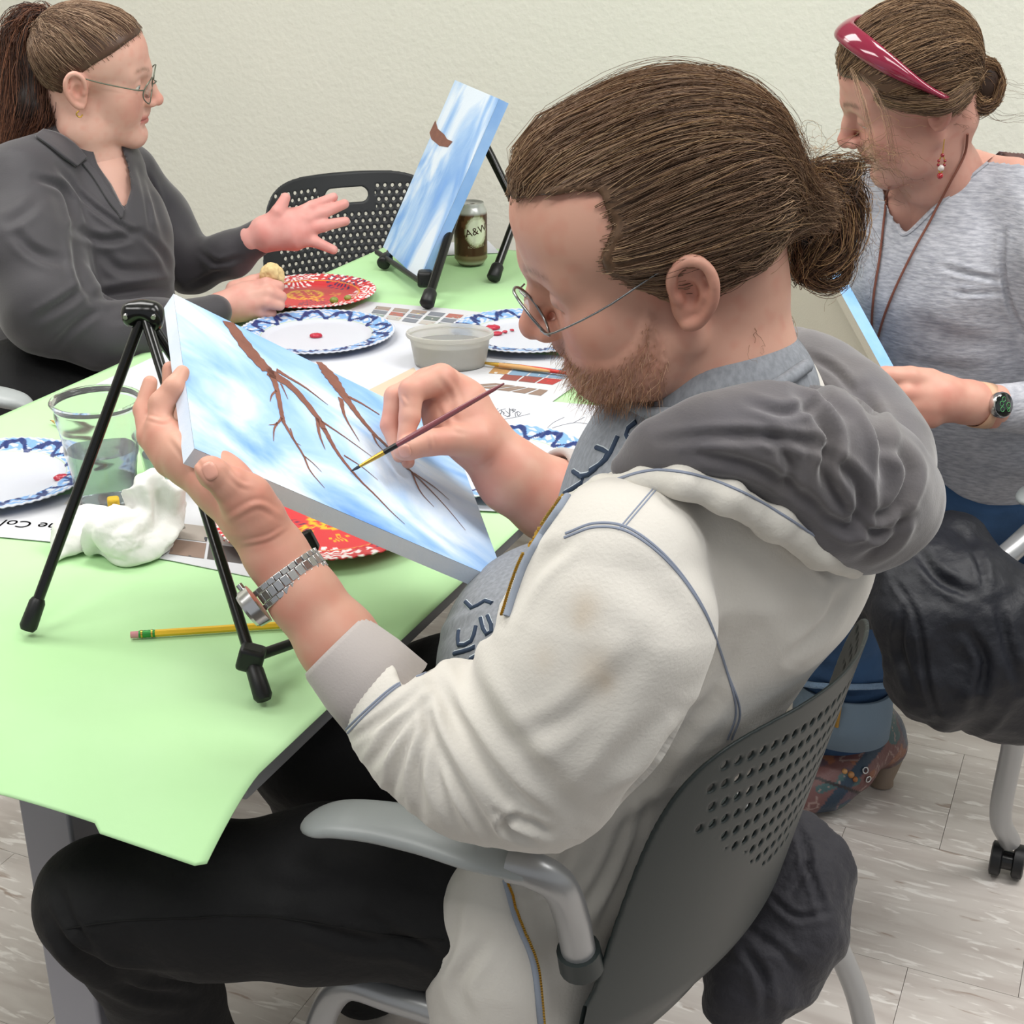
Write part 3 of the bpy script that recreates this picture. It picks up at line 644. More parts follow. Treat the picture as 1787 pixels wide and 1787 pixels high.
M['side1'] = mat('painted_edge', 'e2e8f1', .6, var=(9, .8, 'c3d6ee'), bump=(400, .2, .001))
ct, cn, cf = canvas(CA, CB, CC, CD, .018, M['sky1'], M['side1'], 'stretched canvas painted with blue sky and brown branches, held by the bearded painter')
BR = [([(398, 562), (435, 612), (467, 648)], (24, 32, 27)), ([(467, 648), (510, 677), (553, 728), (565, 750)], (27, 19, 13, 12)), ([(565, 748), (584, 783), (604, 811), (631, 842)], (11, 8, 7, 5)), ([(631, 842), (655, 865), (682, 893), (706, 915)], (5, 4, 2.5, 1)),
      ([(470, 645), (482, 677), (490, 717), (494, 736)], (16, 10, 8, 8)), ([(494, 736), (510, 764), (529, 795), (541, 822), (566, 852)], (7, 5, 4, 3, 1)), ([(492, 730), (482, 740), (469, 742)], (5, 3, 1)), ([(484, 738), (478, 750), (477, 770)], (4, 3, 1)),
      ([(529, 795), (545, 808), (561, 824)], (3, 2, 1)), ([(482, 682), (474, 690), (471, 701)], (4, 3, 1)), ([(482, 646), (505, 660), (533, 677), (572, 707)], (12, 7, 5, 1)), ([(553, 730), (557, 758), (567, 785)], (7, 5, 1)),
      ([(560, 735), (600, 762), (651, 799)], (6, 3, 1)), ([(600, 795), (631, 815), (659, 838)], (4, 2, 1)), ([(490, 670), (497, 685), (502, 697)], (4, 2, 1)), ([(506, 748), (514, 770), (525, 778)], (3, 2, 1)),
      ([(556, 632), (575, 655), (592, 680)], (14, 32, 24)), ([(592, 680), (608, 702), (627, 728), (651, 756), (672, 776)], (24, 16, 12, 9, 7)), ([(672, 776), (690, 796), (712, 820)], (7, 6, 5)), ([(712, 818), (741, 846), (778, 885), (812, 926)], (5, 3.5, 2, 1)),
      ([(594, 695), (602, 728), (627, 771)], (10, 5, 1)), ([(606, 692), (630, 704), (662, 724)], (8, 5, 3)), ([(717, 822), (733, 858), (757, 885)], (4, 3, 1)), ([(722, 826), (757, 850), (784, 873)], (4, 2.5, 1)), ([(650, 758), (658, 775), (672, 790)], (5, 3, 1))]
paint_strokes(ct, CA, cn, BR, M['brownpaint'])
k2 = np.array
FA, FB, FC, FD = k2([-.112, 2.921, 1.091]), k2([-.261, 2.874, .771]), k2([-.172, 2.609, .769]), k2([-.023, 2.657, 1.089])
ft, fnn, ff = canvas(FA, FB, FC, FD, .02, node_canvas('sky_paint_far', (5, 7, 3), (.2, 3.4, 1), '6ba0e6', .3), mat('blue_edge', '7fa6dd', .6, var=(12, .8, '9dbde8')), 'tall sky-blue canvas with one brown mark standing on the far easel')
poly = [(1145, 322), (1160, 375), (1200, 410), (1218, 440), (1252, 455), (1222, 490), (1170, 482), (1120, 440), (1108, 400)]
X = [PP(440 + a / 3.574, 120 + b / 3.574, FA, fnn) + fnn * .0008 for a, b in poly]; mk('painted_branch', X, [tuple(range(len(X)))], M['brownpaint'], ft, smooth=False)

def easel(label, hub, feet, r, clamps, bar, extra=None):
    t = thing('tabletop_easel', (hub[0], hub[1], ZT), label, 'easel')
    F = Field(hub - .04, hub + .04, .0015)
    F.ell(hub + [0, 0, .002], (.020, .014, .011)).ell(hub + [-.014, -.004, -.002], (.008, .009, .012), k=.006).ell(hub + [.012, -.005, -.004], (.009, .010, .014), k=.006); V, Q = F.mesh(); mk('hub', V, Q, M['black'], t)
    for x in (-.015, .013): MB().tube([hub + [x, -.012, 0], hub + [x, -.0165, -.001]], [.0028, .0024], 14).out('rivet', M['steel'], t)
    for i, f in enumerate(feet):
        path = [hub + (f[0] - hub) * .02] + list(f) if isinstance(f, list) else [hub + (f - hub) * .02, f]
        e = path[-1]; d = nrm(path[-1] - path[-2]); path[-1] = e - d * .004
        lg = MB().tube(path if len(path) > 2 else spl(path, 6), r, 16).out('leg', M['black'], t)
        MB().tube([e - d * .034, e - d * .030, e - d * .004, e], [r * 1.15, r * 1.45, r * 1.6, r * 1.2], 20).out('rubber_foot', M['blackp'], lg)
    return t
hub = P(251, 545, 1.45); f1, f2, f3 = T(47, 1100, ZT + .008), T(461, 1222, ZT + .008), P(560, 985, 1.53)
f3[2] = ZT + .008
et = easel('black metal tripod easel standing in the foreground, its hub beside the canvas corner', hub, [f1, f2, f3], .0056, 1, 1)
cl = f2 + (hub - f2) * .10; MB().box(cl, (.024, .02, .024), Matrix.Rotation(.3, 3, 'Y')).out('clamp', M['blackp'], et, bevel=.004)
p2 = P(570, 1102, 1.42); MB().tube([cl, p2], .0052, 12).out('crossbar', M['blackp'], et)
MB().tube([p2, P(548, 990, 1.42)], .004, 10).out('canvas_peg', M['blackp'], et); MB().box(P(540, 945, 1.41), (.013, .013, .022), Matrix.Rotation(-.4, 3, 'Y')).out('canvas_peg', M['blackp'], et, bevel=.003)
hub2 = P(838, 236, 2.78); g1, g2, g3 = T(744, 533, ZT + .012), [P(705, 405, 2.955), T(668, 461, ZT + .015)], T(860, 488, ZT + .008)
e2 = easel('black tripod easel at the far end of the table holding a blue canvas', hub2, [g1, g2, [P(858, 275, 2.78), P(904, 368, 2.80), g3]], .0085, 1, 1)
MB().tube([P(658, 440, 2.89), P(742, 497, 2.63)], .0055, 10).out('canvas_ledge', M['blackp'], e2)
MB().box(P(742, 486, 2.64), (.028, .03, .03)).out('clamp', M['blackp'], e2, bevel=.006)

# ---------------------------------------------------------------- chairs
def chair(label, O, f, shell, parts, top=.36, half=.215, holes=True, vox=.0022, slot=False, hrange=(.08, .31), lean=.09, arm=None, zb=.47, legs=True):
    f = nrm([f[0], f[1], 0]); s = np.cross(f, UP); O = np.array([O[0], O[1], 0]); Lc = lambda x, y, z: O + s * x + f * y + UP * z
    t = thing('stacking_chair', O, label, 'chair')
    def f2(u, w):
        ww = w - top / 2; ht = top / 2; hw = half * (1 - .10 * sst(.1, top, w) + (.11 * sst(.17, .07, w) - .06 * sst(.05, 0, w) if zb < .4 else -.12 * sst(.10, 0, w)))
        qx = np.abs(u) / hw; qy = np.abs(ww) / ht; d = (qx ** 4.5 + qy ** 4.5) ** (1 / 4.5) - 1; d = d * min(half, ht)
        if holes:
            pu, pw = holes; row = np.round(w / pw); us = u - (row % 2) * pu / 2; du = us - np.round(us / pu) * pu; dw = w - row * pw
            inn = (np.abs(us) < half - .055) & (w > hrange[0]) & (w < hrange[1]) & (np.abs(us) < (w - hrange[0]) * 1.1 + (.02 if not slot else .09))
            if slot: inn = inn & ~((np.abs(u) < .068) & (w > top - .085))
            hd = np.sqrt((du / 1.0) ** 2 + (dw / 1.25) ** 2) - .0036; d = np.where(inn, np.maximum(d, -hd), d)
        if slot:
            k = np.hypot(np.maximum(np.abs(u) - .035, 0), (w - (top - .052)) * 1.0) - .017; d = np.maximum(d, -k)
        return d
    def warp(V):
        u, w, n = V.T; b = .19 + .035 * np.sin(w / top * 2.6) * 0 + lean * w / top - .03 * sst(0, .10, .10 - w) - .075 * (u / half) ** 2 * (.6 + .4 * w / top)
        return O + s * u[:, None] - f * (b + n)[:, None] + UP * (zb + w + n * .25)[:, None]
    if 'back' in parts: panel('backrest', f2, -half, half, 0, top, .005, vox, warp, shell, t)
    if 'seat' in parts:
        F = Field((-.26, -.26, .38), (.26, .28, .5), .005)
        F.fn(lambda X, Y, Z: np.maximum(((np.abs(X) / .225) ** 4 + (np.abs(Y - .04) / .185) ** 4) ** .25 * .2 - .2, np.abs(Z - .44 - .5 * X ** 2 + .15 * np.maximum(Y - .12, 0) ** 1) - .008), 'u'); V, Q = F.mesh()
        mk('seat', O + V[:, :1] * s + V[:, 1:2] * f + V[:, 2:] * UP, Q, shell, t)
    for sg in (-1, 1):
        Lc = lambda x, y, z: O + s * x * (.78 if sg > 0 and z > .5 else 1) + f * (y + (.10 if sg > 0 and z > .5 else 0)) + UP * z
        if ('armL' if sg < 0 else 'armR') in parts:
            q = [Lc(sg * x, y, z) for x, y, z in ((.336, .056, .662), (.312, .034, .668), (.292, -.024, .672), (.283, -.09, .672), (.278, -.135, .67))]; F = Field(np.min(q, 0) - .06, np.max(q, 0) + .06, .0025)
            F.ch(list(zip(spl(q, 26), np.interp(np.linspace(0, 4, 26), (0, .35, 1, 2, 3, 4), (.008, .018, .026, .029, .026, .017)))), .001, flat=(UP, .42)); V, Q = F.mesh(2); mk('armrest', V, Q, M['armgrey'], t)
            q = [Lc(sg * x, y, z) for x, y, z in ((.279, -.125, .67), (.273, -.144, .669), (.257, -.160, .65), (.236, -.160, .605), (.2215, -.160, .553))]
            MB().tube(spl(q, 24), .0158, 20).out('arm_tube', M['silver'], t)
            MB().tube([q[-1] + (q[-1] - q[-2]) * .35, q[-1] - (q[-1] - q[-2]) * .1], [.021, .020], 20).out('arm_socket', shell, t)
        if not legs: continue
        q = [Lc(sg * x, y, z) for x, y, z in ((.30, .20, .01), (.288, .13, .30), (.278, .088, .42), (.262, .02, .432), (.225, -.13, .425))]
        MB().tube(spl(q, 30), .0150, 16).out('front_leg', M['silver'], t)
        q = [Lc(sg * x, y, z) for x, y, z in ((.225, -.10, .42), (.27, -.14, .36), (.345, -.21, .15), (.375, -.24, .01))]
        MB().tube(spl(q, 24), .0150, 16).out('rear_leg', M['silver'], t)
    MB().tube([Lc(-.25, .0, .425), Lc(.25, .0, .425)], .012, 12).out('cross_tube', M['silver'], t)
    return t, Lc
mc, mL = chair('grey stacking chair with perforated back, seating the bearded painter', (.062, 1.300), (-.807, .59), M['shell'], 'back seat armL armR', holes=(.0135, .023), top=.425, zb=.355, hrange=(.20, .40), lean=.10)
bc, _ = chair('empty black chair with perforated back and grip slot, against the far wall', (-.285, 3.14), (.40, -.916), M['shellb'], 'back seat', top=.36, half=.235, holes=(.017, .0155), slot=True, vox=.0024, hrange=(.03, .335), lean=.08)
wc, wL = chair('grey chair beneath the woman in the light grey sweater', (.84, 2.12), (-.97, .25), M['shell'], 'seat back armL', vox=.004, holes=None, legs=False)
cst = T(1757, 1500, .03); l_ = MB().tube(spl([P(1792, 1150, 2.02), P(1768, 1300, 2.10), P(1746, 1420, 2.19), cst + [0, 0, .035]], 20), .0165, 16).out('caster_leg', M['silver'], wc)
for dx in (-.015, .017):
    MB().tube([cst + k2([dx, -.3 * dx, 0]) + E2 * a for a in (-.009, -.007, .007, .009)], [.022, .027, .027, .022], 28).out('caster_wheel', M['blackp'], l_)
MB().tube([cst - E2 * .02, cst + E2 * .02], .016, 16).out('caster_hub', M['black'], l_)
MB().tube(spl([P(1700, 1000, 1.98), P(1745, 978, 1.98), P(1800, 930, 2.0)], 8), .016, 14).out('arm_tube', M['silver'], wc)
lc, _ = chair('grey chair arm showing beside the woman in the charcoal blouse', (-.80, 2.33), (.93, .37), M['shell'], 'armR', vox=.005, holes=None)

q = [P(a, b, 2.16) for a, b in ((-70, 688), (-20, 690), (20, 698), (48, 712))]; F = Field(np.min(q, 0) - .06, np.max(q, 0) + .06, .003); F.ch(list(zip(spl(q, 20), np.interp(np.linspace(0, 3, 20), (0, 1, 2, 3), (.03, .03, .026, .014)))), .001, flat=(UP, .42)); V, Q = F.mesh(2); mk('armrest', V, Q, M['armgrey'], lc)
# ---------------------------------------------------------------- people: heads, hair, hands
def rotv(w):
    w = np.array(w); a = np.linalg.norm(w); k = w / a; K = np.array([[0, -k[2], k[1]], [k[2], 0, -k[0]], [-k[1], k[0], 0]]); return np.eye(3) + math.sin(a) * K + (1 - math.cos(a)) * K @ K
class Head:
    def __init__(s, pos, w, sc): s.p = np.array(pos); s.R = rotv(w); s.s = sc
    def w(s, q): return s.p + s.s * (np.asarray(q, float) @ s.R.T)
    def l(s, p): return (np.asarray(p, float) - s.p) @ s.R / s.s
HM, HL, HR = Head((.119, 1.11, 1.173), (-.1302, -.5255, 1.5294), 1.05), Head((-.704, 2.483, 1.145), (-.0047, .3073, -1.443), .97), Head((.533, 1.925, 1.19), (-.1889, -.5639, 1.3825), .97)
SKIN = mat('skin', 'c98f78', .5, attr=True, sss=.06, bump=(420, .12, .0006), spec=.4)
HAIR = mat('hair', '6e5340', .42, attr=True, spec=.35)
NAIL = mat('fingernail', 'd9a08e', .28)
def head_mesh(H, neck, vox, male=False, lids=.5, jaw=1., fore=0., back=0., ear=1., nr=1.):
    cz = .014 if male else 0
    F = Field((-.10, -.13, -.24), (.10, .14, .145), vox)
    F.ell((0, -.012 + back / 2, .042), (.073, .092 - back / 2, .082)).ell((0, .036 + fore, .052), (.060, .055, .056), k=.03)
    F.ell((0, .040, -.02), (.056 * jaw, .053, .064), k=.025).ell((0, .055, -.055), (.038 * jaw, .042, .042), k=.02)
    for sg in (-1, 1):
        F.ch([((sg * .053 * jaw, .008, -.040), .020), ((sg * .046 * jaw, .035, -.070 + cz * .6), .018), ((sg * .014, .078, -.088 + cz), .017)], .022)
        F.ell((sg * .041, .058, -.012), (.021, .022, .020), k=.03); F.ell((sg * .034, .052, -.038), (.022, .026, .026), k=.03)
    F.ch([((-.040, .068, .030), .012), ((0, .084, .031), .013), ((.040, .068, .030), .012)], .018)
    F.ell((0, .079, -.087 + cz), (.019, .019, .018), k=.018)
    for sg in (-1, 1): F.ell((sg * .031, .098, .012), (.017, .016, .012), op='s', k=.014)
    for sg in (-1, 1):
        F.ell((sg * .032, .0735, .013), (.0155, .0150, .0135), k=.004)
        F.ell((sg * .0325, .091, .013 - .0055 * (1 - lids) - .002), (.0142, .019, .0012 + .0046 * lids), op='s', k=.001)
    F.ch([((0, .086, .026), .0075), ((0, .100, .004), .0085), ((0, .113, -.015), .0100)], .010).ell((0, .114, -.018), (.0115, .010, .0095), k=.006)
    for sg in (-1, 1): F.ell((sg * .0125, .1025, -.0215), (.0080, .011, .0075), k=.006); F.ell((sg * .0065, .109, -.0295), (.0036, .006, .004), op='s', k=.003)
    F.ch([((0, .098, -.030), .006), ((0, .096, -.040), .008)], .01)
    F.ch([((-.022, .083, -.0515), .004), ((-.009, .0935, -.0465), .0065), ((.009, .0935, -.0465), .0065), ((.022, .083, -.0515), .004)], .005)
    F.ch([((-.019, .083, -.0545), .0045), ((0, .0925, -.0575), .0085), ((.019, .083, -.0545), .0045)], .005)
    F.ch([((-.024, .088, -.0525), .0012), ((0, .103, -.0520), .0014), ((.024, .088, -.0525), .0012)], .002, 's')
    F.ell((0, .101, -.070), (.017, .008, .005), op='s', k=.008) if not male else 0
    for sg in (-1, 1):                     # ears
        c = np.array([sg * .0755, -.012, .004]); Re = rotv((0, sg * -.12, sg * .38)) @ rotv((-.16, 0, 0))
        Tl = np.array([[1, 0, 0], [0, math.cos(.22), math.sin(.22)], [0, -math.sin(.22), math.cos(.22)]]) if male else np.array([[1, 0, 0], [0, math.cos(.1), math.sin(.1)], [0, -math.sin(.1), math.cos(.1)]])
        c = c + np.array([-sg * .004 * (1 - ear) * 4, .003, 0]); E_ = lambda x, y, z_: c + ear * (Tl.T @ np.array([sg * x, y, z_]))
        F.ell(E_(.002, -.001, .003), (.008 * ear, .0185 * ear, .0285 * ear), Tl.T @ rotv((0, 0, sg * .30)), k=.006); F.ell(E_(.0, .004, -.020), (.006, .009, .012), k=.006)
        hx = [(.005, .010, -.004), (.008, .013, .010), (.010, .010, .023), (.012, .000, .0315), (.014, -.010, .030), (.015, -.0175, .020), (.0155, -.0195, .008), (.014, -.0175, -.006), (.010, -.012, -.018), (.006, -.003, -.027), (.004, .005, -.029)]
        rr = np.interp(np.linspace(0, 10, 40), range(11), (.003, .0032, .0034, .0036, .0036, .0036, .0036, .0036, .004, .0055, .005)); F.ch([(E_(*p), r) for p, r in zip(spl(hx, 40), rr)], .0025)
        F.ell(E_(.0125, .000, .000), (.0085, .0085, .0115), op='s', k=.004); F.ch([(E_(.0135, .003, .018), .0028), (E_(.0145, -.008, .021), .0030), (E_(.015, -.0125, .008), .0024)], .003, 's')
        F.ch([(E_(.010, -.010, .012), .0026), (E_(.011, -.0115, -.002), .0028), (E_(.008, -.006, -.014), .003)], .003)
        F.ell(E_(.006, .0095, -.003), (.0038, .0045, .0065), k=.003)
    nk = [(H.l(p), r / H.s) for p, r in neck]; F.ch([((0, -.034 + back * .6, -.005), .056 * nr), ((0, -.028 + back * .6, -.045), .050 * nr)] + nk, .014)
    V, Q = F.mesh(1); return V, Q
def head_color(q, base, blush, lip, brow, male=False, strong=1.):
    x, y, z = q.T; n = len(q); c = np.tile(hexc(base), (n, 1)); ax = np.abs(x)
    def mixc(m, col):
        nonlocal c
        m = np.clip(m, 0, 1)[:, None]; c = c * (1 - m) + np.array(hexc(col)) * m
    g = lambda cx, cy, cz, s: np.exp(-((ax - cx) ** 2 + (y - cy) ** 2 + (z - cz) ** 2) / s ** 2)
    mixc(.75 * g(0, .115, -.018, .017), blush); mixc(.6 * g(.043, .075, -.022, .028), blush); mixc(.55 * g(.08, -.012, .0, .03), blush); mixc(.35 * g(0, .08, .075, .04), blush); mixc(.4 * g(0, .085, -.09, .02), blush)
    mixc(.30 * vnoise(q * 130), blush)
    lm = np.exp(-(((z + .052) / .0085) ** 4)) * sst(.086, .092, y) * (ax < .023 * (1 - 3 * np.abs(z + .052))); mixc(lm * .8, lip)
    bz = .036 + .006 * np.sin((ax - .012) / .036 * 2.4); bm = np.exp(-((z - bz) / .0038) ** 2) * sst(.011, .016, ax) * sst(.054, .044, ax) * sst(.05, .06, y); mixc(bm * (.75 + .5 * vnoise(q * 700)) * strong, brow)
    lz = .0135 - .004; em = np.exp(-((z - .0135) / .0022) ** 2) * np.exp(-((ax - .032) / .014) ** 4) * (y > .083); mixc(em * .45, brow)
    if male: 
        bd = beard_mask(q); mixc(bd * (.45 + .3 * vnoise(q * 500)), '8d6350')
    return c
def beard_mask(q):
    x, y, z = q.T; ax = np.abs(x)
    line = np.interp(y, [-.01, .024, .042, .058, .075, .09, .12], [.0, -.006, -.024, -.032, -.033, -.033, -.031])
    pb = np.interp(z, [-.10, -.085, -.045, .0], [.050, .040, .018, .020])
    m = sst(line + .004, line - .008, z) * sst(pb - .004, pb + .010, y) * sst(-.104, -.092, z)
    m = m * (1 - np.exp(-((z + .052) / .007) ** 4) * (ax < .022) * (y > .09)) 
    return np.clip(m, 0, 1)
def eyes(H, par, gaze, iris):
    for sg in (-1, 1):
        c = np.array([sg * .032, .0735, .012]); n, m = 32, 20; V = []; F = []; g = nrm(gaze); C_ = []
        for i in range(m + 1):
            for j in range(n):
                t, p = math.pi * i / m, 2 * math.pi * j / n; d = np.array([math.sin(t) * math.cos(p), math.cos(t), math.sin(t) * math.sin(p)]); V.append(c + .0132 * d)
                a = math.acos(max(-1, min(1, d @ g))); C_.append(hexc('0c0a09') if a < .16 else hexc(iris) if a < .42 else hexc('ddd3cc'))
        for i in range(m):
            for j in range(n): F.append((i * n + j, (i + 1) * n + j, (i + 1) * n + (j + 1) % n, i * n + (j + 1) % n))
        mk('eye', H.w(V), F, EYE, par, col=np.array(C_))
EYE = mat('eye', 'dddddd', .12, attr=True)
def hair_cap(H, poly, rad, cen, vox, extra=None):
    F = Field((-.105, -.15, -.09), (.105, .12, .16), vox); F.ell(cen, rad)
    if extra: extra(F)
    global CAPF
    CAPF = (F.ax, F.d.copy())
    pd = sdpoly(F.ax[1][None, :, None] * np.ones((1, 1, 1)), F.ax[2][None, None, :] * np.ones((1, 1, 1)), poly)
    b = np.broadcast_to(pd, F.d.shape).astype(np.float32); a = F.d; F.d = np.maximum(a, b) + np.maximum(.006 - np.abs(a - b), 0) ** 2 / .024
    return F.mesh(2)
def hair_col(n, base, hi, lo):
    t = rng.random(n)[:, None]; b, h, l = map(lambda c: np.array(hexc(c)), (base, hi, lo)); u = rng.random(n)
    c = b * (.75 + .5 * t); c[u < .22] = (h * (.8 + .3 * t))[u < .22]; c[u > .78] = (l * (.8 + .4 * t))[u > .78]; return c
def flow(H, roots, tie, cen, rad, k=16, lift=.004, wav=.004, spread=.006, fr=None):
    cen = np.array(cen); rad = np.array(rad); out = []
    A = roots; n = len(A); t = np.linspace(0, 1, k)[None, :, None]; Tn = np.array(tie)[None] + rng.normal(0, spread, (n, 3))
    L = A[:, None, :] * (1 - t) + Tn[:, None, :] * t; tt_ = Tn - A; tt_ /= np.linalg.norm(tt_, axis=1)[:, None]; o_ = A - cen + np.array([0, -.02, .055]) * np.clip(A[:, 2:] * 12, 0, 1); o_ -= tt_ * (o_ * tt_).sum(1)[:, None]; o_ /= np.linalg.norm(o_, axis=1)[:, None] + 1e-9; L = L + .075 * np.sin(np.pi * t) * o_[:, None, :]; dq = L - cen; dq /= np.linalg.norm(dq, axis=2)[..., None] + 1e-9
    rr = 0
    for c2, r2 in [(cen, rad)] + (fr or []):
        c2 = np.array(c2); r2 = np.array(r2); o = (cen - c2) / r2; dd = dq / r2; a_ = (dd ** 2).sum(2); b_ = (dd * o).sum(2); c_ = (o @ o) - 1; D = np.maximum(b_ * b_ - a_ * c_, 0); rr = rr + np.maximum((-b_ + np.sqrt(D)) / a_, .001) ** 8
    q = dq * (rr ** (1 / 8))[..., None]
    off = lift * rng.random((n, 1, 1)) ** 1.5; ph = rng.random((n, 1, 1)) * 6.28; clump = vnoise(A * 45)[:, None, None] * wav
    S = cen + q * (1 + (off + clump * np.sin(3 * t + 1)) / .085 + .35 * wav / .085 * np.sin(ph + 9 * t))
    ii = tuple(np.clip(((S[..., i] - CAPF[0][i][0]) / (CAPF[0][i][1] - CAPF[0][i][0])).round().astype(int), 0, len(CAPF[0][i]) - 1) for i in range(3)); dd_ = CAPF[1][ii]; S = S + (dq / (np.linalg.norm(dq, axis=2)[..., None] + 1e-9)) * np.clip(.0012 + .6 * off[..., 0] - dd_, 0, .02)[..., None]
    ew = sst(.80, 1, t) ** 1.4; rt = sst(0, .12, t); S = S * (1 - ew) + Tn[:, None, :] * ew; S = A[:, None, :] * (1 - rt) + S * rt
    d0 = S[:, 0] - S[:, 2]; d0 /= np.linalg.norm(d0, axis=1)[:, None] + 1e-9; A2 = A + d0 * (.009 * rng.random((n, 1)) ** 1.5); A2 = cen + (A2 - cen) * (1 - .0015 / .09 * 1.0); S[:, 0] = A2
    return H.w(S.reshape(-1, 3)).reshape(n, k, 3)
def locks(paths, n, rad, k=22, frizz=.0, raw=False):    # each path: (px, py, z, radius px) guide; n strands each
    out = []
    for pth, m in zip(paths, n):
        g = [(a, b, c, r) for a, b, c, r in pth]; G = spl([(a, b, c) if raw else P(a, b, c) for a, b, c, r in g], k); rr = np.interp(np.linspace(0, 1, k), np.linspace(0, 1, len(g)), [r if raw else r * c / FPX for a, b, c, r in g])
        u = rng.normal(0, .55, (m, 1, 3)); fz = np.cumsum(rng.normal(0, frizz, (m, k, 3)), axis=1); ph = rng.random((m, 1, 1)) * 6.28
        L = G[None] + u * rr[None, :, None] + fz + .12 * rr[None, :, None] * np.sin(ph + np.linspace(0, 8, k)[None, :, None] + u * 3)
        out.append(L)
    return np.concatenate(out)
def hand_mesh(palm, fingers, vox=.0014, kp=.012, kf=.0035, extra=None):
    al = [p for c in palm + fingers for p in c]; P_ = np.array([p for p, r in al]); R_ = max(r for p, r in al)
    F = Field(P_.min(0) - R_ - .006, P_.max(0) + R_ + .006, vox)
    for c in palm: F.ch(c, kp)
    for c in fingers:
        F.ch(c[:2], kp * .6); 
        for i in range(1, len(c) - 1): F.cone(c[i][0], c[i][1], c[i + 1][0], c[i + 1][1], kf)
    if extra: extra(F)
    V, Q = F.mesh(2); return V, Q
def hand_col(V, base, blush, a=.5):
    c = np.tile(hexc(base), (len(V), 1)); m = np.clip(.35 + a * fbm(V * 45), 0, 1)[:, None]; return c * (1 - m) + np.array(hexc(blush)) * m
def joined(name, parts, mt, par):
    V = []; Q = []; C_ = []; n = 0
    for v, q, c in parts: V.append(v); Q.append(q + n); C_.append(c); n += len(v)
    return mk(name, np.vstack(V), np.vstack(Q), mt, par, col=np.vstack(C_))
def nail(S, px, py, a, b, ang, par, mt=None):
    p, n = S.hit(px, py)
    if p is None: return
    e = P(px + math.cos(ang), py + math.sin(ang), 1) - P(px, py, 1); e = nrm(e - n * (e @ n)); g = np.cross(n, e); z = (p - CAM) @ AF
    R_ = np.stack([e, g, n], 1); m = MB(); k = 24; rows = []
    for q, hgt in ((1, -.0006), (.97, .0005), (.7, .0011), (.35, .0014), (.05, .0015)):
        t = np.linspace(0, 2 * math.pi, k, endpoint=False); ct, st = np.cos(t), np.sin(t)
        x = np.sign(ct) * np.abs(ct) ** .75 * a * z / FPX * q; y = np.sign(st) * np.abs(st) ** .75 * b * z / FPX * q
        rows.append(p + np.stack([x, y, hgt - 18 * y ** 2 * 1.0], 1) @ R_.T)
    V = np.vstack(rows); F = [(i * k + j, i * k + (j + 1) % k, (i + 1) * k + (j + 1) % k, (i + 1) * k + j) for i in range(4) for j in range(k)] + [tuple(4 * k + j for j in range(k))]
    m.add(V, F); m.out('fingernail', mt or NAIL, par, auto=False)
def cutpx(F, poly, zmax, zmin=0):            # opens a neckline or front in a garment
    X, Y, Z = np.meshgrid(*F.ax, indexing='ij'); V = np.stack([X, Y, Z], -1).reshape(-1, 3); m = F.d.ravel() < .03; x, y, z = proj(V[m]); s = sdpoly(x, y, poly) * z / FPX
    s = np.maximum(s, z - zmax); s = np.maximum(s, zmin - z); d = F.d.ravel(); d[m] = np.maximum(d[m], -s); F.d = d.reshape(F.d.shape)
# ---------------------------------------------------------------- the bearded painter
SX = nrm([.59, .807, 0]); FD_ = nrm([-.807, .59, 0])
man = thing('person', (.04, 1.28, 0), 'bearded man in cream hoodie, long hair tied back, painting a canvas', 'person')
V, Q = head_mesh(HM, [(P(1255, 640, 1.17), .062), (P(1275, 720, 1.19), .070), (P(1270, 780, 1.20), .085)], .0017, True, lids=.3, jaw=1.05, fore=.006, ear=.88)
hc = head_color(V, 'd0a08c', 'c67c6a', 'a8685c', '6e4d38', True, .55)
bdm = beard_mask(V); Nn = normals(V, Q); V = V + Nn * (.003 * bdm)[:, None]
HV, HQ = HM.w(V), Q
body = [(HV, HQ, hc)]
# left hand under and behind the canvas
lh = hand_mesh([W((640, 1190, 1.20, 70), (590, 1120, 1.20, 68), (530, 1040, 1.20, 60), (480, 965, 1.20, 52), (448, 915, 1.205, 50)),
                W((440, 905, 1.205, 48), (390, 850, 1.225, 46), (330, 800, 1.245, 44), (290, 765, 1.26, 36)), W((430, 890, 1.20, 46), (345, 800, 1.24, 44)),
                W((450, 905, 1.185, 46), (430, 870, 1.178, 40), (405, 848, 1.170, 31))],
               [W((430, 872, 1.178, 36), (400, 846, 1.166, 29), (372, 826, 1.158, 27), (366, 820, 1.157, 25)),
                W((300, 800, 1.255, 34), (262, 762, 1.27, 22), (250, 715, 1.285, 17), (262, 668, 1.29, 13)),
                W((320, 790, 1.255, 34), (278, 745, 1.262, 22), (282, 705, 1.268, 22), (304, 676, 1.268, 19), (318, 650, 1.275, 13)),
                W((330, 790, 1.265, 30), (318, 745, 1.30, 19), (300, 690, 1.325, 17), (298, 645, 1.33, 15)),
                W((350, 800, 1.255, 30), (325, 765, 1.285, 19), (345, 735, 1.32, 17), (370, 728, 1.33, 15))])
lv = sculpt(lh[0], lh[1], [([(400, 905), (450, 880), (490, 900)], 5, -1.2, 'c'), ([(300, 760), (330, 800), (380, 870)], 5, -1.0, 'c'), ([(255, 728), (285, 735), (300, 728)], 3, -.8, 'c'), ([(420, 950), (465, 940), (500, 920)], 3.5, -.8, 'c'), ([(385, 800), (415, 840), (440, 850)], 4, -.8, 'c')])
body.append((lv, lh[1], hand_col(lv, 'ca9a86', 'c98876', .5)))
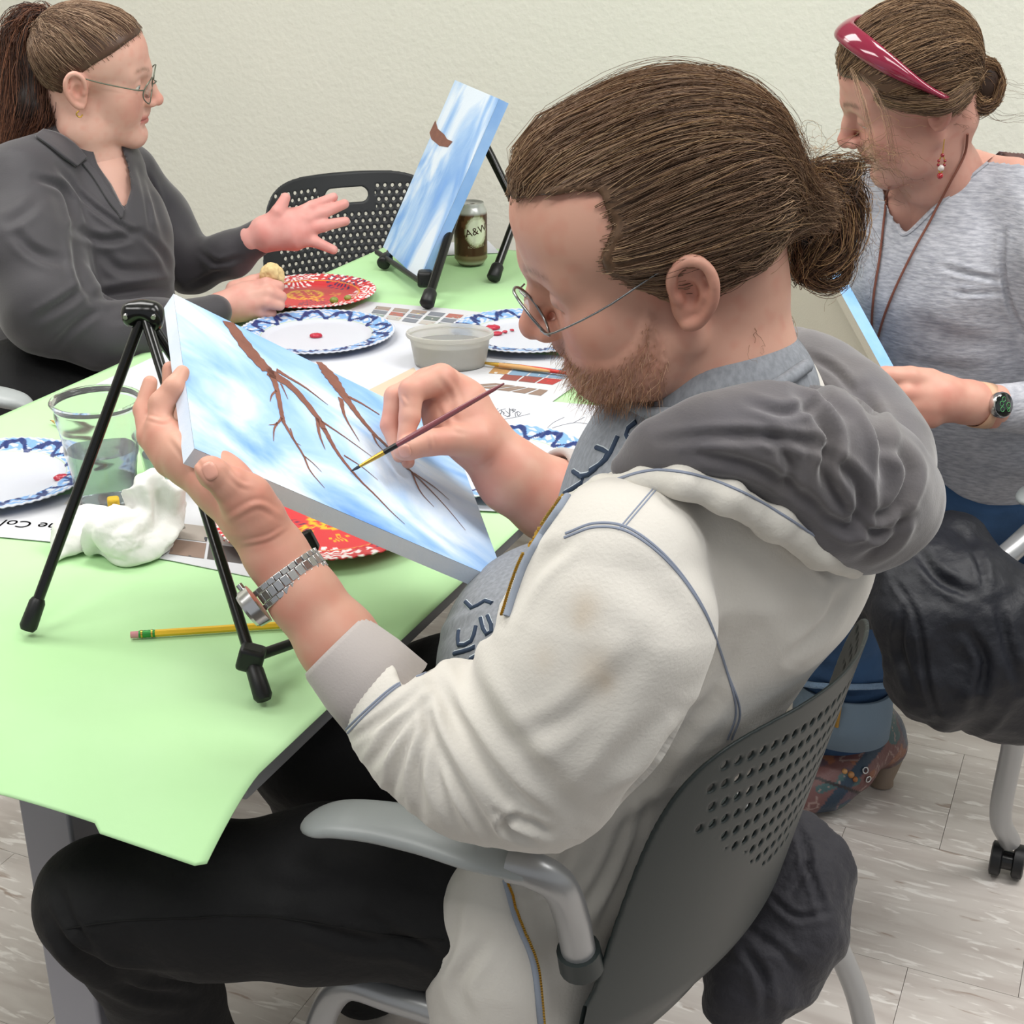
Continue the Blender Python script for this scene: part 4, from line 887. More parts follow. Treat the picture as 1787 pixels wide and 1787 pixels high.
# right hand with the brush
rh = hand_mesh([W((1060, 900, 1.50, 78), (960, 872, 1.46, 70), (895, 832, 1.44, 62), (835, 765, 1.43, 50)), W((835, 762, 1.43, 50), (800, 712, 1.43, 52), (770, 675, 1.43, 38)), W((820, 760, 1.42, 46), (790, 735, 1.42, 46), (760, 680, 1.43, 34))],
               [W((790, 690, 1.42, 34), (770, 662, 1.40, 27), (718, 682, 1.385, 22), (715, 728, 1.38, 18.5), (706, 768, 1.375, 14)),
                W((775, 680, 1.43, 32), (742, 668, 1.42, 24), (690, 692, 1.405, 19), (681, 742, 1.40, 17), (697, 795, 1.39, 12.5)),
                W((800, 700, 1.44, 30), (770, 690, 1.45, 20), (716, 712, 1.43, 16), (704, 760, 1.42, 15), (712, 806, 1.405, 12)),
                W((830, 770, 1.405, 38), (795, 768, 1.39, 27), (752, 772, 1.375, 23), (712, 783, 1.365, 20), (703, 786, 1.365, 17))])
rv = sculpt(rh[0], rh[1], [([(770, 650), (795, 690), (800, 730)], 5, -1, 'c'), ([(700, 690), (708, 706)], 3, -.8, 'c'), ([(748, 752), (756, 790)], 3, -.6, 'c'), ([(770, 700), (790, 740), (820, 750)], 5, -1, 'c')])
body.append((rv, rh[1], hand_col(rv, 'cf9f8c', 'cc8c7c', .5)))
F = Field((-.05, .95, .40), (.45, 1.55, 1.12), .006)
F.ch(W((1290, 720, 1.20, 150), (1230, 900, 1.26, 225), (1150, 1082, 1.35, 230), (1060, 1300, 1.44, 200), (1010, 1430, 1.48, 190)), .05, flat=(FD_, .62)); v, q = F.mesh(); body.append((v, q, np.tile(hexc('c78e76'), (len(v), 1))))
bo = joined('body', body, SKIN, man)
eyes(HM, man, (0, 1, -.7), '5a6a70')
SL, SR2 = Surf(lv, lh[1]), Surf(rv, rh[1]); nail(SL, 366, 822, 16, 13, 1.2, bo); nail(SR2, 706, 787, 11, 12, 2.9, bo)
MB().tube(spl([P(304, 752, 1.275), P(320, 745, 1.272), P(338, 748, 1.28)], 10), .0022, 10).out('ring', M['steel'], man)

# hair
HP = [(.095, .22), (.084, .093), (.062, .097), (.038, .096), (.022, .092), (.022, .068), (.038, .051), (.040, .040), (.028, .024), (.018, .006), (.010, .010), (-.004, .022), (-.020, .034), (-.037, .020), (-.036, -.020), (-.028, -.045), (-.050, -.060), (-.085, -.062), (-.15, -.03), (-.15, .22)]
cen, rad = (0, -.010, .040), (.0785, .098, .082)
E2 = [((0, .042, .053), (.0645, .0595, .0625))]; V, Q = hair_cap(HM, HP, rad, cen, .0025, lambda F: F.ell(*E2[0], k=.035)); N = normals(V, Q)
V = V + N * (.0022 * vnoise(np.stack([V[:, 0] * 140, V[:, 1] * 14, V[:, 2] * 140], 1)))[:, None]
cp = mk('hair', HM.w(V), Q, HAIR, man, col=np.tile(hexc('5c4635'), (len(V), 1)) * (.8 + .5 * rng.random((len(V), 1))))
tieM = HM.l(P(1400, 306, 1.155)); tieM[0] = 0
far = (V[:, 1] > -.085) & ((np.linalg.norm((V - cen) / rad, axis=1) > .95) | (np.linalg.norm((V - E2[0][0]) / E2[0][1], axis=1) > .95)) & ((normals(V, Q) * (V - [0, 0, .03])).sum(1) > .03); roots = V[far][rng.integers(0, far.sum(), 7000)]
L = flow(HM, roots, tieM, cen, rad, 16, .0075, .0045, .007, fr=E2); strands(L, .00036 * (.7 + .7 * rng.random(len(L))), hair_col(len(L), '866b55', 'ad9070', '5c4535'), 'hair_strands', HAIR, cp)
edge = V[far & (V[:, 1] > -.03)]; er = edge[rng.integers(0, len(edge), 260)]; L = flow(HM, er, tieM, cen, np.array(rad) * 1.03, 16, .010, .008, .012, fr=E2); strands(L, .00022, hair_col(len(L), '7d5f46', 'b08d64', '4d3828'), 'flyaway_hair', HAIR, cp)
tz = 1.150
pl = [[(1400, 306, tz, 14), (1430, 300, tz, 22), (1470, 292, tz, 22), (1505, 290, tz, 12)], [(1402, 318, tz, 14), (1430, 325, tz, 26), (1470, 335, tz, 30), (1492, 300, tz, 14)],
      [(1402, 312, tz, 14), (1450, 330, tz, 30), (1480, 380, tz, 26), (1475, 440, tz, 16), (1440, 470, tz, 14), (1400, 455, tz + .01, 12)],
      [(1402, 318, tz, 14), (1430, 360, tz, 28), (1440, 410, tz, 26), (1415, 450, tz, 22), (1395, 480, tz, 14)], [(1404, 322, tz, 12), (1450, 370, tz, 24), (1462, 420, tz, 20), (1430, 450, tz, 16), (1405, 478, tz, 12), (1440, 500, tz, 9), (1475, 485, tz, 8), (1482, 440, tz, 7)],
      [(1395, 330, tz, 8), (1390, 400, tz + .005, 20), (1392, 450, tz, 18), (1400, 490, tz, 10)], [(1404, 300, tz, 10), (1440, 310, tz, 28), (1495, 340, tz, 16), (1500, 380, tz, 12)]]
L = locks(pl, (160, 150, 300, 300, 150, 150, 120), None, 22, .0005); strands(L, .00042, hair_col(len(L), '6b4e39', 'a8865e', '33231a'), 'ponytail', HAIR, cp)
fr = [[(1400, 306, tz, 30), (1460, 280, tz, 60), (1530, 300, tz, 60)], [(1380, 290, tz, 20), (1390, 255, tz, 25), (1420, 262, tz, 25), (1440, 290, tz, 20)], [(1420, 330, tz, 20), (1500, 400, tz, 30), (1490, 470, tz, 35)], [(1480, 290, tz, 12), (1520, 270, tz, 30), (1560, 300, tz, 40)],
      [(1262, 560, 1.13, 10), (1258, 610, 1.13, 10), (1275, 660, 1.13, 14)], [(1370, 540, 1.16, 10), (1375, 590, 1.16, 16), (1362, 630, 1.16, 16)], [(1300, 560, 1.12, 40), (1310, 590, 1.12, 40), (1320, 620, 1.12, 40)]]
L = locks(fr, (40, 24, 24, 30, 16, 8, 26), None, 22, .0014); strands(L, .00020, hair_col(len(L), '8a6a4c', 'c09c6c', '4d3828'), 'flyaway_hair', HAIR, cp)
tp = P(1399, 308, tz); m = MB()
for i in range(9):
    t = np.linspace(0, 2 * math.pi, 24); r1, r2 = .0105 + .002 * rng.random(), .013 + .002 * rng.random(); ax_ = rotv((.2 * rng.normal() + .01, .3 * rng.normal(), .15)) ; o_ = HM.R @ np.stack([r1 * np.cos(t), .003 * rng.normal() + 0 * t, r2 * np.sin(t)]); m.tube((ax_ @ o_).T + tp + [rng.normal(0, .0015), 0, rng.normal(0, .002)], .0020, 8)
F_ = Field(tp - .03, tp + .03, .002); F_.ell(tp, (.014, .011, .015)); V_, Q_ = F_.mesh(); m.add(V_, Q_); m.out('hair_tie', mat('black_elastic', '0d0f14', .8), man, auto=False)
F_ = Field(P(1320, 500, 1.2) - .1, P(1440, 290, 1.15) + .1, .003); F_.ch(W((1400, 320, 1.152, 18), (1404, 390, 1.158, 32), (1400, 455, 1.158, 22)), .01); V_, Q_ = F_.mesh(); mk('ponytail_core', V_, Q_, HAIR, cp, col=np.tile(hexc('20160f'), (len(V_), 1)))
# beard
q = HM.l(HV); w_ = beard_mask(q) * (np.abs(q[:, 0]) < .09); pr = w_ ** 2; Nn = normals(HV, HQ)
pick = rng.choice(len(q), 3000, p=pr / pr.sum()); A = HV[pick] - Nn[pick] * .001; dn = HM.R @ np.array([0, .55, -.8]); ln = (.003 + .006 * rng.random(len(pick)))[:, None]
D1 = Nn[pick] * .6 + dn * .7 + rng.normal(0, .3, (len(pick), 3)); D2 = D1 * .5 + dn + rng.normal(0, .45, (len(pick), 3)); L = np.stack([A, A + D1 * ln * .5, A + D1 * ln * .5 + D2 * ln * .35, A + D1 * ln * .5 + D2 * ln * .75], 1)
strands(L, .00017, hair_col(len(L), 'ad8264', 'd6b090', '8a6248'), 'beard', HAIR, man)
# glasses
m = MB(); t = np.linspace(0, 2 * math.pi, 40)
gl = thing('g', (0, 0, 0), None, None); bpy.data.objects.remove(gl)
LC = [HM.w(np.array([sg * .031, .105 - .009 * (sg > 0), .011])[None] + np.stack([.0225 * np.cos(t), -.10 * np.abs(.0225 * np.cos(t) * 1) * 0 + .25 * .0205 * np.sin(t) - .22 * sg * .0225 * np.cos(t) * 0 - .004 * (sg * np.cos(t) > 0) * np.abs(np.cos(t)), .0205 * np.sin(t)], 1)) for sg in (-1, 1)]
for c in LC: m.tube(c, .0012, 8, cap=False)
br = HM.w([(-.010, .1075, .013), (0, .111, .015), (.010, .1075, .013)]); m.tube(spl(br, 8), .0008, 8)
for sg in (-1, 1): m.tube(spl(HM.w([(sg * .0535, .101, .006), (sg * .0655, .092, .007), (sg * .076, .05, .016), (sg * .079, .004, .028), (sg * .078, -.012, .026)]), 16), .0008, 8)
go = m.out('glasses', mat('gunmetal', '8f9192', .25, metal=1), man)
for c in LC:
    n_ = len(c) - 1; ce = c[:-1].mean(0); mk('lens', np.vstack([c[:-1], ce[None]]), [(i, (i + 1) % n_, n_) for i in range(n_)], mat('lens_glass', 'e8ecec', .02, trans=.92, ior=1.05, alpha=.35), go)

# T-shirt
M['heather'] = mat('heather_grey', '7f8389', .9, bump=(500, .3, .0008), var=(260, .6, '9a9ea5'), stretch=(1, 1, .35))
tz_ = -FD_ * -.0
F = Field((-.12, .90, .45), (.42, 1.60, 1.13), .0035)
TS = W((1285, 715, 1.195, 150), (1225, 880, 1.26, 225), (1150, 1082, 1.35, 240), (1050, 1300, 1.44, 250), (1010, 1430, 1.48, 240)); F.ch([(p + FD_ * .012, r) for p, r in TS], .06, flat=(FD_, .70))
F.ell(P(985, 1170, 1.36), (.122, .15, .12), k=.025); F.ell(P(1160, 880, 1.27), (.075, .11, .10), k=.05)
F.ch(W((1120, 950, 1.14, 80), (1330, 880, 1.38, 90)), .05)
F.ch(W((1270, 700, 1.175, 160), (1260, 770, 1.20, 200)), .03)
nk = W((1235, 590, 1.16, 118), (1262, 700, 1.18, 150), (1240, 730, 1.19, 138)); F.ch([(p, r) for p, r in nk], .004, 's')
V, Q = F.mesh(); V = sculpt(V, Q, [([(760, 1110), (800, 1080), (850, 1060)], 8, -2, 'c')]); ts = mk('t_shirt', V, Q, M['heather'], man); STS = Surf(V, Q)
m = MB(); STS.line([(1404, 640), (1340, 680), (1240, 715), (1150, 722), (1120, 712), (1095, 700)], .0058, .002, MBo=m, sides=10); m.out('collar', M['heather'], ts)
m = MB(); M['navyprint'] = mat('navy_print', '2b3a50', .8); M['whiteprint'] = mat('white_print', 'b9c2c8', .8)
G = [[(800, 1100), (800, 1125), (822, 1118), (830, 1092)], [(838, 1078), (846, 1105), (858, 1098), (850, 1074)], [(812, 1050), (826, 1062), (842, 1048), (858, 1052)], [(792, 1140), (815, 1134), (828, 1128)], [(1078, 760), (1058, 800), (1030, 820)], [(1040, 780), (1060, 792), (1030, 825), (1010, 830)], [(1000, 822), (1018, 838), (985, 860)], [(1110, 735), (1092, 752), (1098, 770)], [(820, 1150), (838, 1140)]]
m2 = MB()
for g in G: STS.line(g, .0034, -.0018, MBo=m2, sides=8); STS.line([(a + 1, b + 1) for a, b in g], .0022, .0002, MBo=m, sides=8)
m2.out('print_outline', M['whiteprint'], ts); m.out('print', M['navyprint'], ts)

# hoodie
M['cream'] = mat('cream_fleece', 'd5d1c9', .92, bump=(330, .35, .0012), var=(7, .35, 'cfccbf'), sheen=.25, attr=False)
M['creams'] = mat('stained_fleece', 'd5d1c9', .92, bump=(330, .35, .0012), sheen=.25, attr=True)
M['rib'] = mat('ribbed_cuff', 'b4adaa', .92, bump=(500, .3, .001), sheen=.2)
M['stitch'] = mat('blue_grey_thread', '8d95a6', .9)
F = Field((-.20, .86, .42), (.47, 1.62, 1.12), .0032)
HS = W((1300, 720, 1.20, 140), (1245, 870, 1.25, 272), (1178, 1050, 1.34, 300), (1085, 1210, 1.39, 268), (1025, 1400, 1.43, 222), (985, 1560, 1.43, 185), (965, 1760, 1.45, 165))
F.ch(HS, .05, flat=(FD_, .74)); F.ell(P(1330, 960, 1.34), (.10, .13, .09), k=.06)
F.ch(W((1085, 960, 1.095, 128), (1070, 1080, 1.105, 158), (1000, 1220, 1.13, 160), (935, 1335, 1.165, 132)), .045)
F.ch(W((935, 1335, 1.165, 132), (830, 1318, 1.17, 128), (735, 1262, 1.18, 106), (700, 1238, 1.185, 90)), .03)
F.ch(W((1330, 890, 1.38, 135), (1160, 905, 1.56, 115), (1015, 870, 1.49, 72)), .04)
F.ch(W((1010, 1650, 1.50, 80), (1120, 1705, 1.60, 55), (1185, 1705, 1.63, 38)), .03)
F.ch(W((855, 1520, 1.33, 40), (845, 1600, 1.33, 70), (840, 1700, 1.35, 95), (840, 1800, 1.38, 110)), .03, flat=(SX, .6))
cutpx(F, [(1115, 805), (990, 862), (915, 955), (878, 1045), (862, 1110), (700, 1200), (600, 900), (900, 700), (1100, 640), (1300, 560), (1420, 640), (1250, 735)], 1.42)

V, Q = F.mesh(1)
amp = fbm(V * [9, 9, 11], 3); N = normals(V, Q); V = V + N * (.0028 * amp)[:, None]
FO = [([(600, 1300), (690, 1240), (745, 1195)], 7, 3.0, 'c'), ([(640, 1345), (680, 1290), (740, 1215)], 9, 4.5, 'c'), ([(680, 1395), (700, 1320), (742, 1225)], 9, 4.5, 'c'), ([(735, 1425), (730, 1350), (745, 1250)], 9, 4.5, 'c'), ([(800, 1445), (770, 1370), (748, 1270), (750, 1200)], 10, 5, 'c'),
      ([(870, 1475), (820, 1400), (775, 1320), (745, 1230)], 10, 5.5, 'c'), ([(750, 1160), (800, 1260), (880, 1370), (960, 1440)], 15, 8, 'c'), ([(790, 1110), (830, 1210), (900, 1310), (1010, 1420)], 20, 5, 'c'), ([(905, 1420), (880, 1440), (940, 1470)], 7, 6, 'c'), ([(870, 1415), (930, 1440), (960, 1455)], 8, 5, 'c'),
      ([(1250, 1220), (1180, 1290), (1130, 1360), (1040, 1420)], 14, 6, 'c'), ([(1290, 1120), (1240, 1220), (1190, 1250)], 14, 3, 'c'), ([(1000, 940), (930, 1000), (880, 1090)], 12, 3.5, 'c'), ([(960, 900), (900, 990), (875, 1060)], 10, 3.5, 'c'), ([(1060, 1180), (980, 1260), (900, 1290)], 18, 3, 'c'), ([(1130, 1120), (1060, 1220), (980, 1330)], 22, 2.5, 'c'), ([(1160, 1240), (1080, 1330), (1020, 1400)], 18, 3, 'c'),
      ([(1320, 900), (1400, 960), (1460, 1010)], 8, 4, 'c'), ([(1470, 1030), (1440, 1090), (1380, 1150)], 10, 5, 'c'), ([(1100, 1420), (1060, 1520), (1010, 1600)], 10, 5, 'c'), ([(1130, 1400), (1100, 1500), (1040, 1640)], 9, 5, 'c'), ([(1000, 1480), (960, 1540), (900, 1560)], 9, 4, 'c'), ([(800, 1560), (780, 1660), (740, 1720)], 10, 4, 'c'), ([(850, 1640), (800, 1720), (820, 1780)], 12, 4, 'c'),
      ([(1330, 1000), (1380, 1060), (1400, 1110)], 25, 2, 'c'), ([(1180, 960), (1240, 1000), (1290, 1060)], 26, 2, 'c'), ([(1060, 985), (1150, 1040), (1210, 1130)], 30, 2, 'c')]
V = sculpt(V, Q, [(p, w, -a if k == 'x' else a, k) for p, w, a, k in FO])
x_, y_, z_ = proj(V); cc = np.tile(hexc('d5d1c9'), (len(V), 1))
for a, b, r, w in ((1022, 1062, 26, .30), (1012, 1085, 14, .15), (1040, 1172, 34, .28), (1058, 1190, 14, .25), (950, 1150, 22, .15)):
    k_ = (w * np.exp(-((x_ - a) ** 2 + ((y_ - b) * .8) ** 2) / r ** 2))[:, None]; cc = cc * (1 - k_) + np.array(hexc('b89c74')) * k_
hd = mk('hoodie', V, Q, M['creams'], man, col=cc); SH = Surf(V, Q)
m = MB()
for off in (0, 7):
    SH.line([(985 + off * .3, 938 - off), (1040, 920 - off), (1100, 930 - off), (1170, 985 - off * .8), (1230, 1070 - off * .5), (1268, 1170), (1284 + off, 1240), (1270 + off, 1290)], .0011, .0002, MBo=m, sides=6, step=6)
    SH.line([(600 + off, 1277 + off * .3), (640 + off, 1238), (690 + off, 1196), (742 + off, 1172)], .0010, .0002, MBo=m, sides=6, step=6)
    SH.line([(1142 + off, 850), (1105 + off, 893), (1078 + off, 925)], .0007, .0001, MBo=m, sides=5, step=6)
m.out('seam_stitching', M['stitch'], hd)
zm = mat('zip_tape', '8f98a6', .8)
for q_ in ([(992, 868), (949, 932), (916, 990), (886, 1076)], [(882, 1535), (900, 1600), (930, 1680), (942, 1785)]):
    m = SH.line(q_, .0033, .001, sides=8, step=5)
    if m.n: m.out('zip_tape', zm, hd)
m = MB()
for pth in ([(989, 867), (945, 930), (912, 988), (882, 1075)], [(884, 1535), (903, 1600), (933, 1680), (945, 1785)]):
    for a, b in spl(pth, 70):
        p, n_ = SH.hit(a, b)
        if p is not None: m.box(p + n_ * .004, (.0022, .0022, .0016))
m.out('zip_teeth', M['gold'], hd, smooth=False)
def sleeve_cuff(a, b, name, par, n=40, th=.004):
    (p0, r0), (p1, r1) = a, b; d = nrm(p1 - p0); x = nrm(np.cross(d, UP)); y = np.cross(x, d); rows = []; t = np.linspace(0, 2 * math.pi, 96, endpoint=False); rib = .0004 * np.cos(t * 48)
    for u, ro in [(0, -.004), (0.02, 0), (.5, .0015), (.94, 0), (1, -.002), (1.0, -.006), (.9, -.008), (0.0, -.008)]:
        r = r0 + (r1 - r0) * u + ro + rib; c = p0 + (p1 - p0) * u; rows.append(c + r[:, None] * (np.cos(t)[:, None] * x + np.sin(t)[:, None] * y))
    V = np.vstack(rows); F = [(i * 96 + j, i * 96 + (j + 1) % 96, (i + 1) * 96 + (j + 1) % 96, (i + 1) * 96 + j) for i in range(7) for j in range(96)]; return mk(name, V, F, M['rib'], par)
sleeve_cuff(*W((682, 1226, 1.19, 92), (583, 1126, 1.19, 73)), 'cuff', hd); sleeve_cuff(*W((1000, 866, 1.48, 78), (955, 845, 1.462, 70)), 'cuff', hd)
# hood
M['hoodgrey'] = mat('grey_lining', '5b585c', .92, bump=(420, .25, .001), sheen=.45, var=(16, .5, '6d6866'))
F = Field((.0, .82, .72), (.50, 1.48, 1.18), .003)
F.ch(W((1085, 815, 1.10, 16), (1150, 780, 1.09, 34), (1240, 762, 1.09, 62), (1330, 765, 1.11, 88), (1420, 800, 1.14, 112), (1500, 850, 1.18, 112), (1545, 880, 1.21, 88)), .03)
F.ch(W((1545, 870, 1.22, 85), (1525, 800, 1.27, 92), (1470, 720, 1.31, 88), (1420, 650, 1.34, 62), (1385, 605, 1.36, 36)), .03); F.ch(W((1500, 940, 1.20, 60), (1440, 900, 1.16, 60), (1350, 840, 1.13, 50)), .03)
nk = W((1235, 560, 1.16, 125), (1268, 680, 1.185, 152), (1235, 735, 1.19, 130)); F.ch(nk, .01, 's')
V, Q = F.mesh(1); V = V + normals(V, Q) * (.003 * fbm(V * 14, 3))[:, None]
V = sculpt(V, Q, [([(1150, 770), (1280, 760), (1400, 770), (1450, 790)], 9, 5, 'c'), ([(1390, 680), (1450, 760), (1440, 830), (1480, 900)], 10, 8, 'c'), ([(1440, 790), (1500, 850), (1490, 920), (1440, 900)], 10, 7, 'c'), ([(1500, 680), (1540, 760), (1545, 850)], 10, 7, 'c'), ([(1540, 760), (1590, 820), (1560, 890), (1520, 900)], 10, 7, 'c'),
    ([(1300, 700), (1370, 720), (1440, 700)], 8, 4, 'c'), ([(1370, 650), (1430, 680), (1480, 730)], 8, 5, 'c'), ([(1200, 790), (1330, 820), (1450, 900)], 10, 4, 'c'), ([(1410, 620), (1460, 650), (1500, 700)], 7, 4, 'c'), ([(1580, 890), (1560, 940), (1500, 980)], 8, 5, 'c'), ([(1330, 740), (1380, 810), (1370, 870)], 10, 4, 'c'), ([(1490, 900), (1530, 930), (1590, 900)], 8, 5, 'c')])
ho = mk('hood', V, Q, M['hoodgrey'], hd); SHo = Surf(V, Q)
F = Field((-.1, .80, .70), (.45, 1.3, 1.10), .003)
bandp = W((985, 868, 1.135, 10), (1050, 850, 1.105, 15), (1120, 838, 1.08, 20), (1190, 842, 1.07, 24), (1270, 868, 1.08, 27), (1350, 912, 1.11, 29), (1430, 962, 1.15, 28), (1490, 992, 1.19, 20))
F.ch(bandp, .012); V, Q = F.mesh(1); V = V + normals(V, Q) * (.0015 * fbm(V * 40))[:, None]; hb = mk('hood_band', V, Q, M['cream'], hd)
m = MB(); SB = Surf(V, Q); SB.line([(1060, 842), (1130, 822), (1200, 826), (1280, 852), (1360, 895), (1440, 948)], .0012, .0004, MBo=m); m.out('band_stitching', M['stitch'], hb)
# trousers
M['blackj'] = mat('black_denim', '0f0f10', .8, bump=(90, .4, .003), var=(6, .5, '18171a'))
F = Field((-.62, .85, .02), (.38, 1.95, .78), .005)
F.ch(W((990, 1500, 1.47, 190), (980, 1580, 1.45, 180)), .05)
F.ch(W((960, 1560, 1.44, 160), (780, 1552, 1.42, 152), (560, 1560, 1.40, 143), (350, 1570, 1.385, 124), (180, 1572, 1.38, 104)), .03).ch(W((180, 1575, 1.38, 104), (290, 1745, 1.52, 88), (400, 1950, 1.68, 78)), .03)
F.ch(W((1010, 1450, 1.55, 160), (810, 1280, 1.60, 165), (560, 1295, 1.61, 128)), .03).ch(W((560, 1295, 1.61, 118), (600, 1500, 1.78, 90), (640, 1700, 1.98, 75)), .03)
V, Q = F.mesh(1); V = V + normals(V, Q) * (.003 * fbm(V * 12))[:, None]
V = sculpt(V, Q, [([(100, 1640), (170, 1690), (260, 1705)], 10, 7, 'c'), ([(90, 1600), (130, 1660), (240, 1730), (330, 1740)], 10, 7, 'c'), ([(100, 1540), (130, 1620), (200, 1690), (330, 1710)], 9, 6, 'c'), ([(500, 1600), (620, 1640), (760, 1650)], 12, 5, 'c'), ([(640, 1600), (720, 1650), (780, 1680)], 12, 5, 'c'), ([(400, 1520), (520, 1560), (640, 1540)], 20, 3, 'c'), ([(130, 1612), (300, 1603), (450, 1598), (600, 1615), (770, 1640)], 3, 2.5, 'r')])
tr = mk('trousers', V, Q, M['blackj'], man); STr = Surf(V, Q); m = MB(); STr.line([(110, 1622), (200, 1608), (330, 1602), (450, 1598), (560, 1612), (680, 1632), (775, 1640)], .0008, .0004, MBo=m); m.out('side_seam', mat('dark_thread', '050505', .8), tr)
# wristwatch
ax = nrm(P(560, 1085, 1.20) - P(455, 945, 1.20)); wc_ = P(506, 1012, 1.2025); x_ = nrm(P(440, 1040, 1.20) - P(506, 1012, 1.2025)); x_ = nrm(x_ - ax * (x_ @ ax)); y_ = np.cross(ax, x_)
wt = MB(); rw = .0305; Rb = None
bnd = MB().tube([wc_ + x_ * (rw + .003) + x_ * -.001, wc_ + x_ * (rw + .0115)], [.0185, .0172], 40).out('watch_case', M['steel'], man)
MB().tube([wc_ + x_ * (rw + .011), wc_ + x_ * (rw + .014)], [.0165, .0150], 40).out('bezel', M['steel'], bnd); MB().tube([wc_ + x_ * (rw + .006) - ax * .018, wc_ + x_ * (rw + .006) - ax * .0225], .003, 14).out('crown', M['steel'], bnd)
for i in range(23):
    a = math.radians(38 + i * (284 / 22)); d = x_ * math.cos(a) + y_ * math.sin(a); tg = -x_ * math.sin(a) + y_ * math.cos(a); R_ = np.stack([tg, ax, d], 1); c = wc_ + d * (rw + .0008)
    MB().box(c + d * .0006, (.0068, .0085, .0030), R_).out('link', M['steel'], bnd, bevel=.0006, smooth=True)
    for e in (-1, 1): MB().box(c + ax * e * .0069 + tg * .0034, (.0068, .0050, .0026), R_).out('link', M['steel'], bnd, bevel=.0006, smooth=True)
# brush in the right hand
bt = PP(610, 825, CA, cn) + cn * .0015; be = P(880, 669, 1.335)
brush(bt, be, .0021, 'mauve', 'thin mauve-handled paintbrush held in the right hand, its tip on the canvas')
# jacket on his chair
def cloth(name, chains, label, cat, mt, lo, hi, vox=.004, folds=(), amp=.005, flat=None, par=None):
    F = Field(lo, hi, vox)
    for c in chains: F.ch(W(*c), .03)
    V, Q = F.mesh(1); N = normals(V, Q); q = V * 13; rd = 1 - 2 * np.abs(vnoise(q + vnoise(q * .6)[:, None])); V = V + N * (amp * rd + amp * .5 * fbm(V * 30))[:, None]; V = sculpt(V, Q, folds)
    o = mk(name, V, Q, mt, par)
    return (tag(o, label, cat) if label else o), Surf(V, Q)
cloth('jacket', [[(1385, 1470, 1.66, 52), (1400, 1530, 1.66, 72), (1385, 1610, 1.65, 82), (1330, 1690, 1.64, 80), (1290, 1740, 1.63, 62)], [(1420, 1520, 1.66, 48), (1370, 1720, 1.66, 40)]], 'charcoal jacket hanging below the back of the bearded man\'s chair', 'jacket', M['charc'], (.10, 1.0, 0), (.60, 1.8, .62),
      folds=[([(1400, 1480), (1420, 1540), (1440, 1600)], 6, 5, 'c'), ([(1390, 1440), (1410, 1500), (1380, 1560)], 7, 6, 'c'), ([(1290, 1650), (1330, 1700), (1340, 1780)], 8, 6, 'c'), ([(1340, 1560), (1390, 1600), (1450, 1590)], 6, 4, 'c'), ([(1300, 1620), (1360, 1660), (1400, 1700)], 8, 4, 'c')])
# ---------------------------------------------------------------- woman in the charcoal blouse
wl = thing('person', (-.78, 2.38, 0), 'woman in a charcoal blouse with a long brown ponytail, gesturing with an open hand', 'person')
V, Q = head_mesh(HL, [(P(150, 225, 2.41), .044), (P(150, 262, 2.44), .050), (P(158, 300, 2.47), .072), (P(172, 350, 2.50), .08)], .0021, lids=.9, jaw=.86, back=.010, ear=.95, nr=.84)
body = [(HL.w(V), Q, head_color(V, 'd8ab9b', 'd08474', 'b4605c', '7a5c48', strong=.7))]
h1 = hand_mesh([W((395, 455, 2.64, 28), (440, 420, 2.61, 26), (465, 405, 2.60, 27)), W((465, 405, 2.60, 27), (500, 392, 2.60, 27), (530, 385, 2.60, 20)), W((470, 412, 2.60, 26), (515, 410, 2.60, 25), (528, 408, 2.60, 18))],
    [W((475, 390, 2.59, 18), (486, 370, 2.58, 13), (498, 345, 2.58, 9)), W((515, 378, 2.60, 14), (545, 361, 2.60, 11), (582, 344, 2.61, 8)), W((528, 386, 2.60, 14), (562, 372, 2.60, 11), (601, 356, 2.61, 8.5)),
     W((530, 402, 2.60, 14), (565, 394, 2.60, 10.5), (603, 386, 2.61, 8)), W((520, 415, 2.60, 14), (550, 422, 2.60, 10), (582, 436, 2.61, 8))], .0018, kf=.003)
body.append((h1[0], h1[1], hand_col(h1[0], 'd69c94', 'd08880')))
h2 = hand_mesh([W((340, 560, 2.45, 28), (385, 540, 2.47, 27), (420, 528, 2.48, 30), (450, 520, 2.49, 28))], [W((430, 508, 2.48, 16), (465, 496, 2.47, 12), (487, 500, 2.475, 10)), W((435, 520, 2.47, 16), (470, 511, 2.46, 12), (491, 518, 2.47, 10)), W((432, 535, 2.47, 16), (466, 527, 2.46, 12), (488, 533, 2.47, 9.5)), W((420, 545, 2.475, 15), (452, 543, 2.47, 11), (474, 547, 2.48, 9)), W((410, 505, 2.49, 16), (440, 492, 2.50, 12), (466, 482, 2.50, 9))], .0018, kf=.003)
body.append((h2[0], h2[1], hand_col(h2[0], 'd3a294', 'cc8c80')))
F = Field((-1.02, 2.05, .35), (-.42, 2.75, 1.1), .008); F.ch(W((160, 330, 2.48, 90), (165, 430, 2.49, 105), (140, 600, 2.50, 115)), .04); v, q = F.mesh(); body.append((v, q, np.tile(hexc('d8ab9b'), (len(v), 1))))
joined('body', body, SKIN, wl); eyes(HL, wl, (.15, 1, -.15), '6f8a8c')
mk_b = lambda: None
F_ = Field(P(480, 480, 2.5) - .03, P(480, 480, 2.5) + .03, .0018); F_.ch(W((468, 486, 2.49, 12), (474, 476, 2.49, 15), (484, 486, 2.50, 12)), .01); V_, Q_ = F_.mesh(); V_ += normals(V_, Q_) * (.003 * fbm(V_ * 90))[:, None]
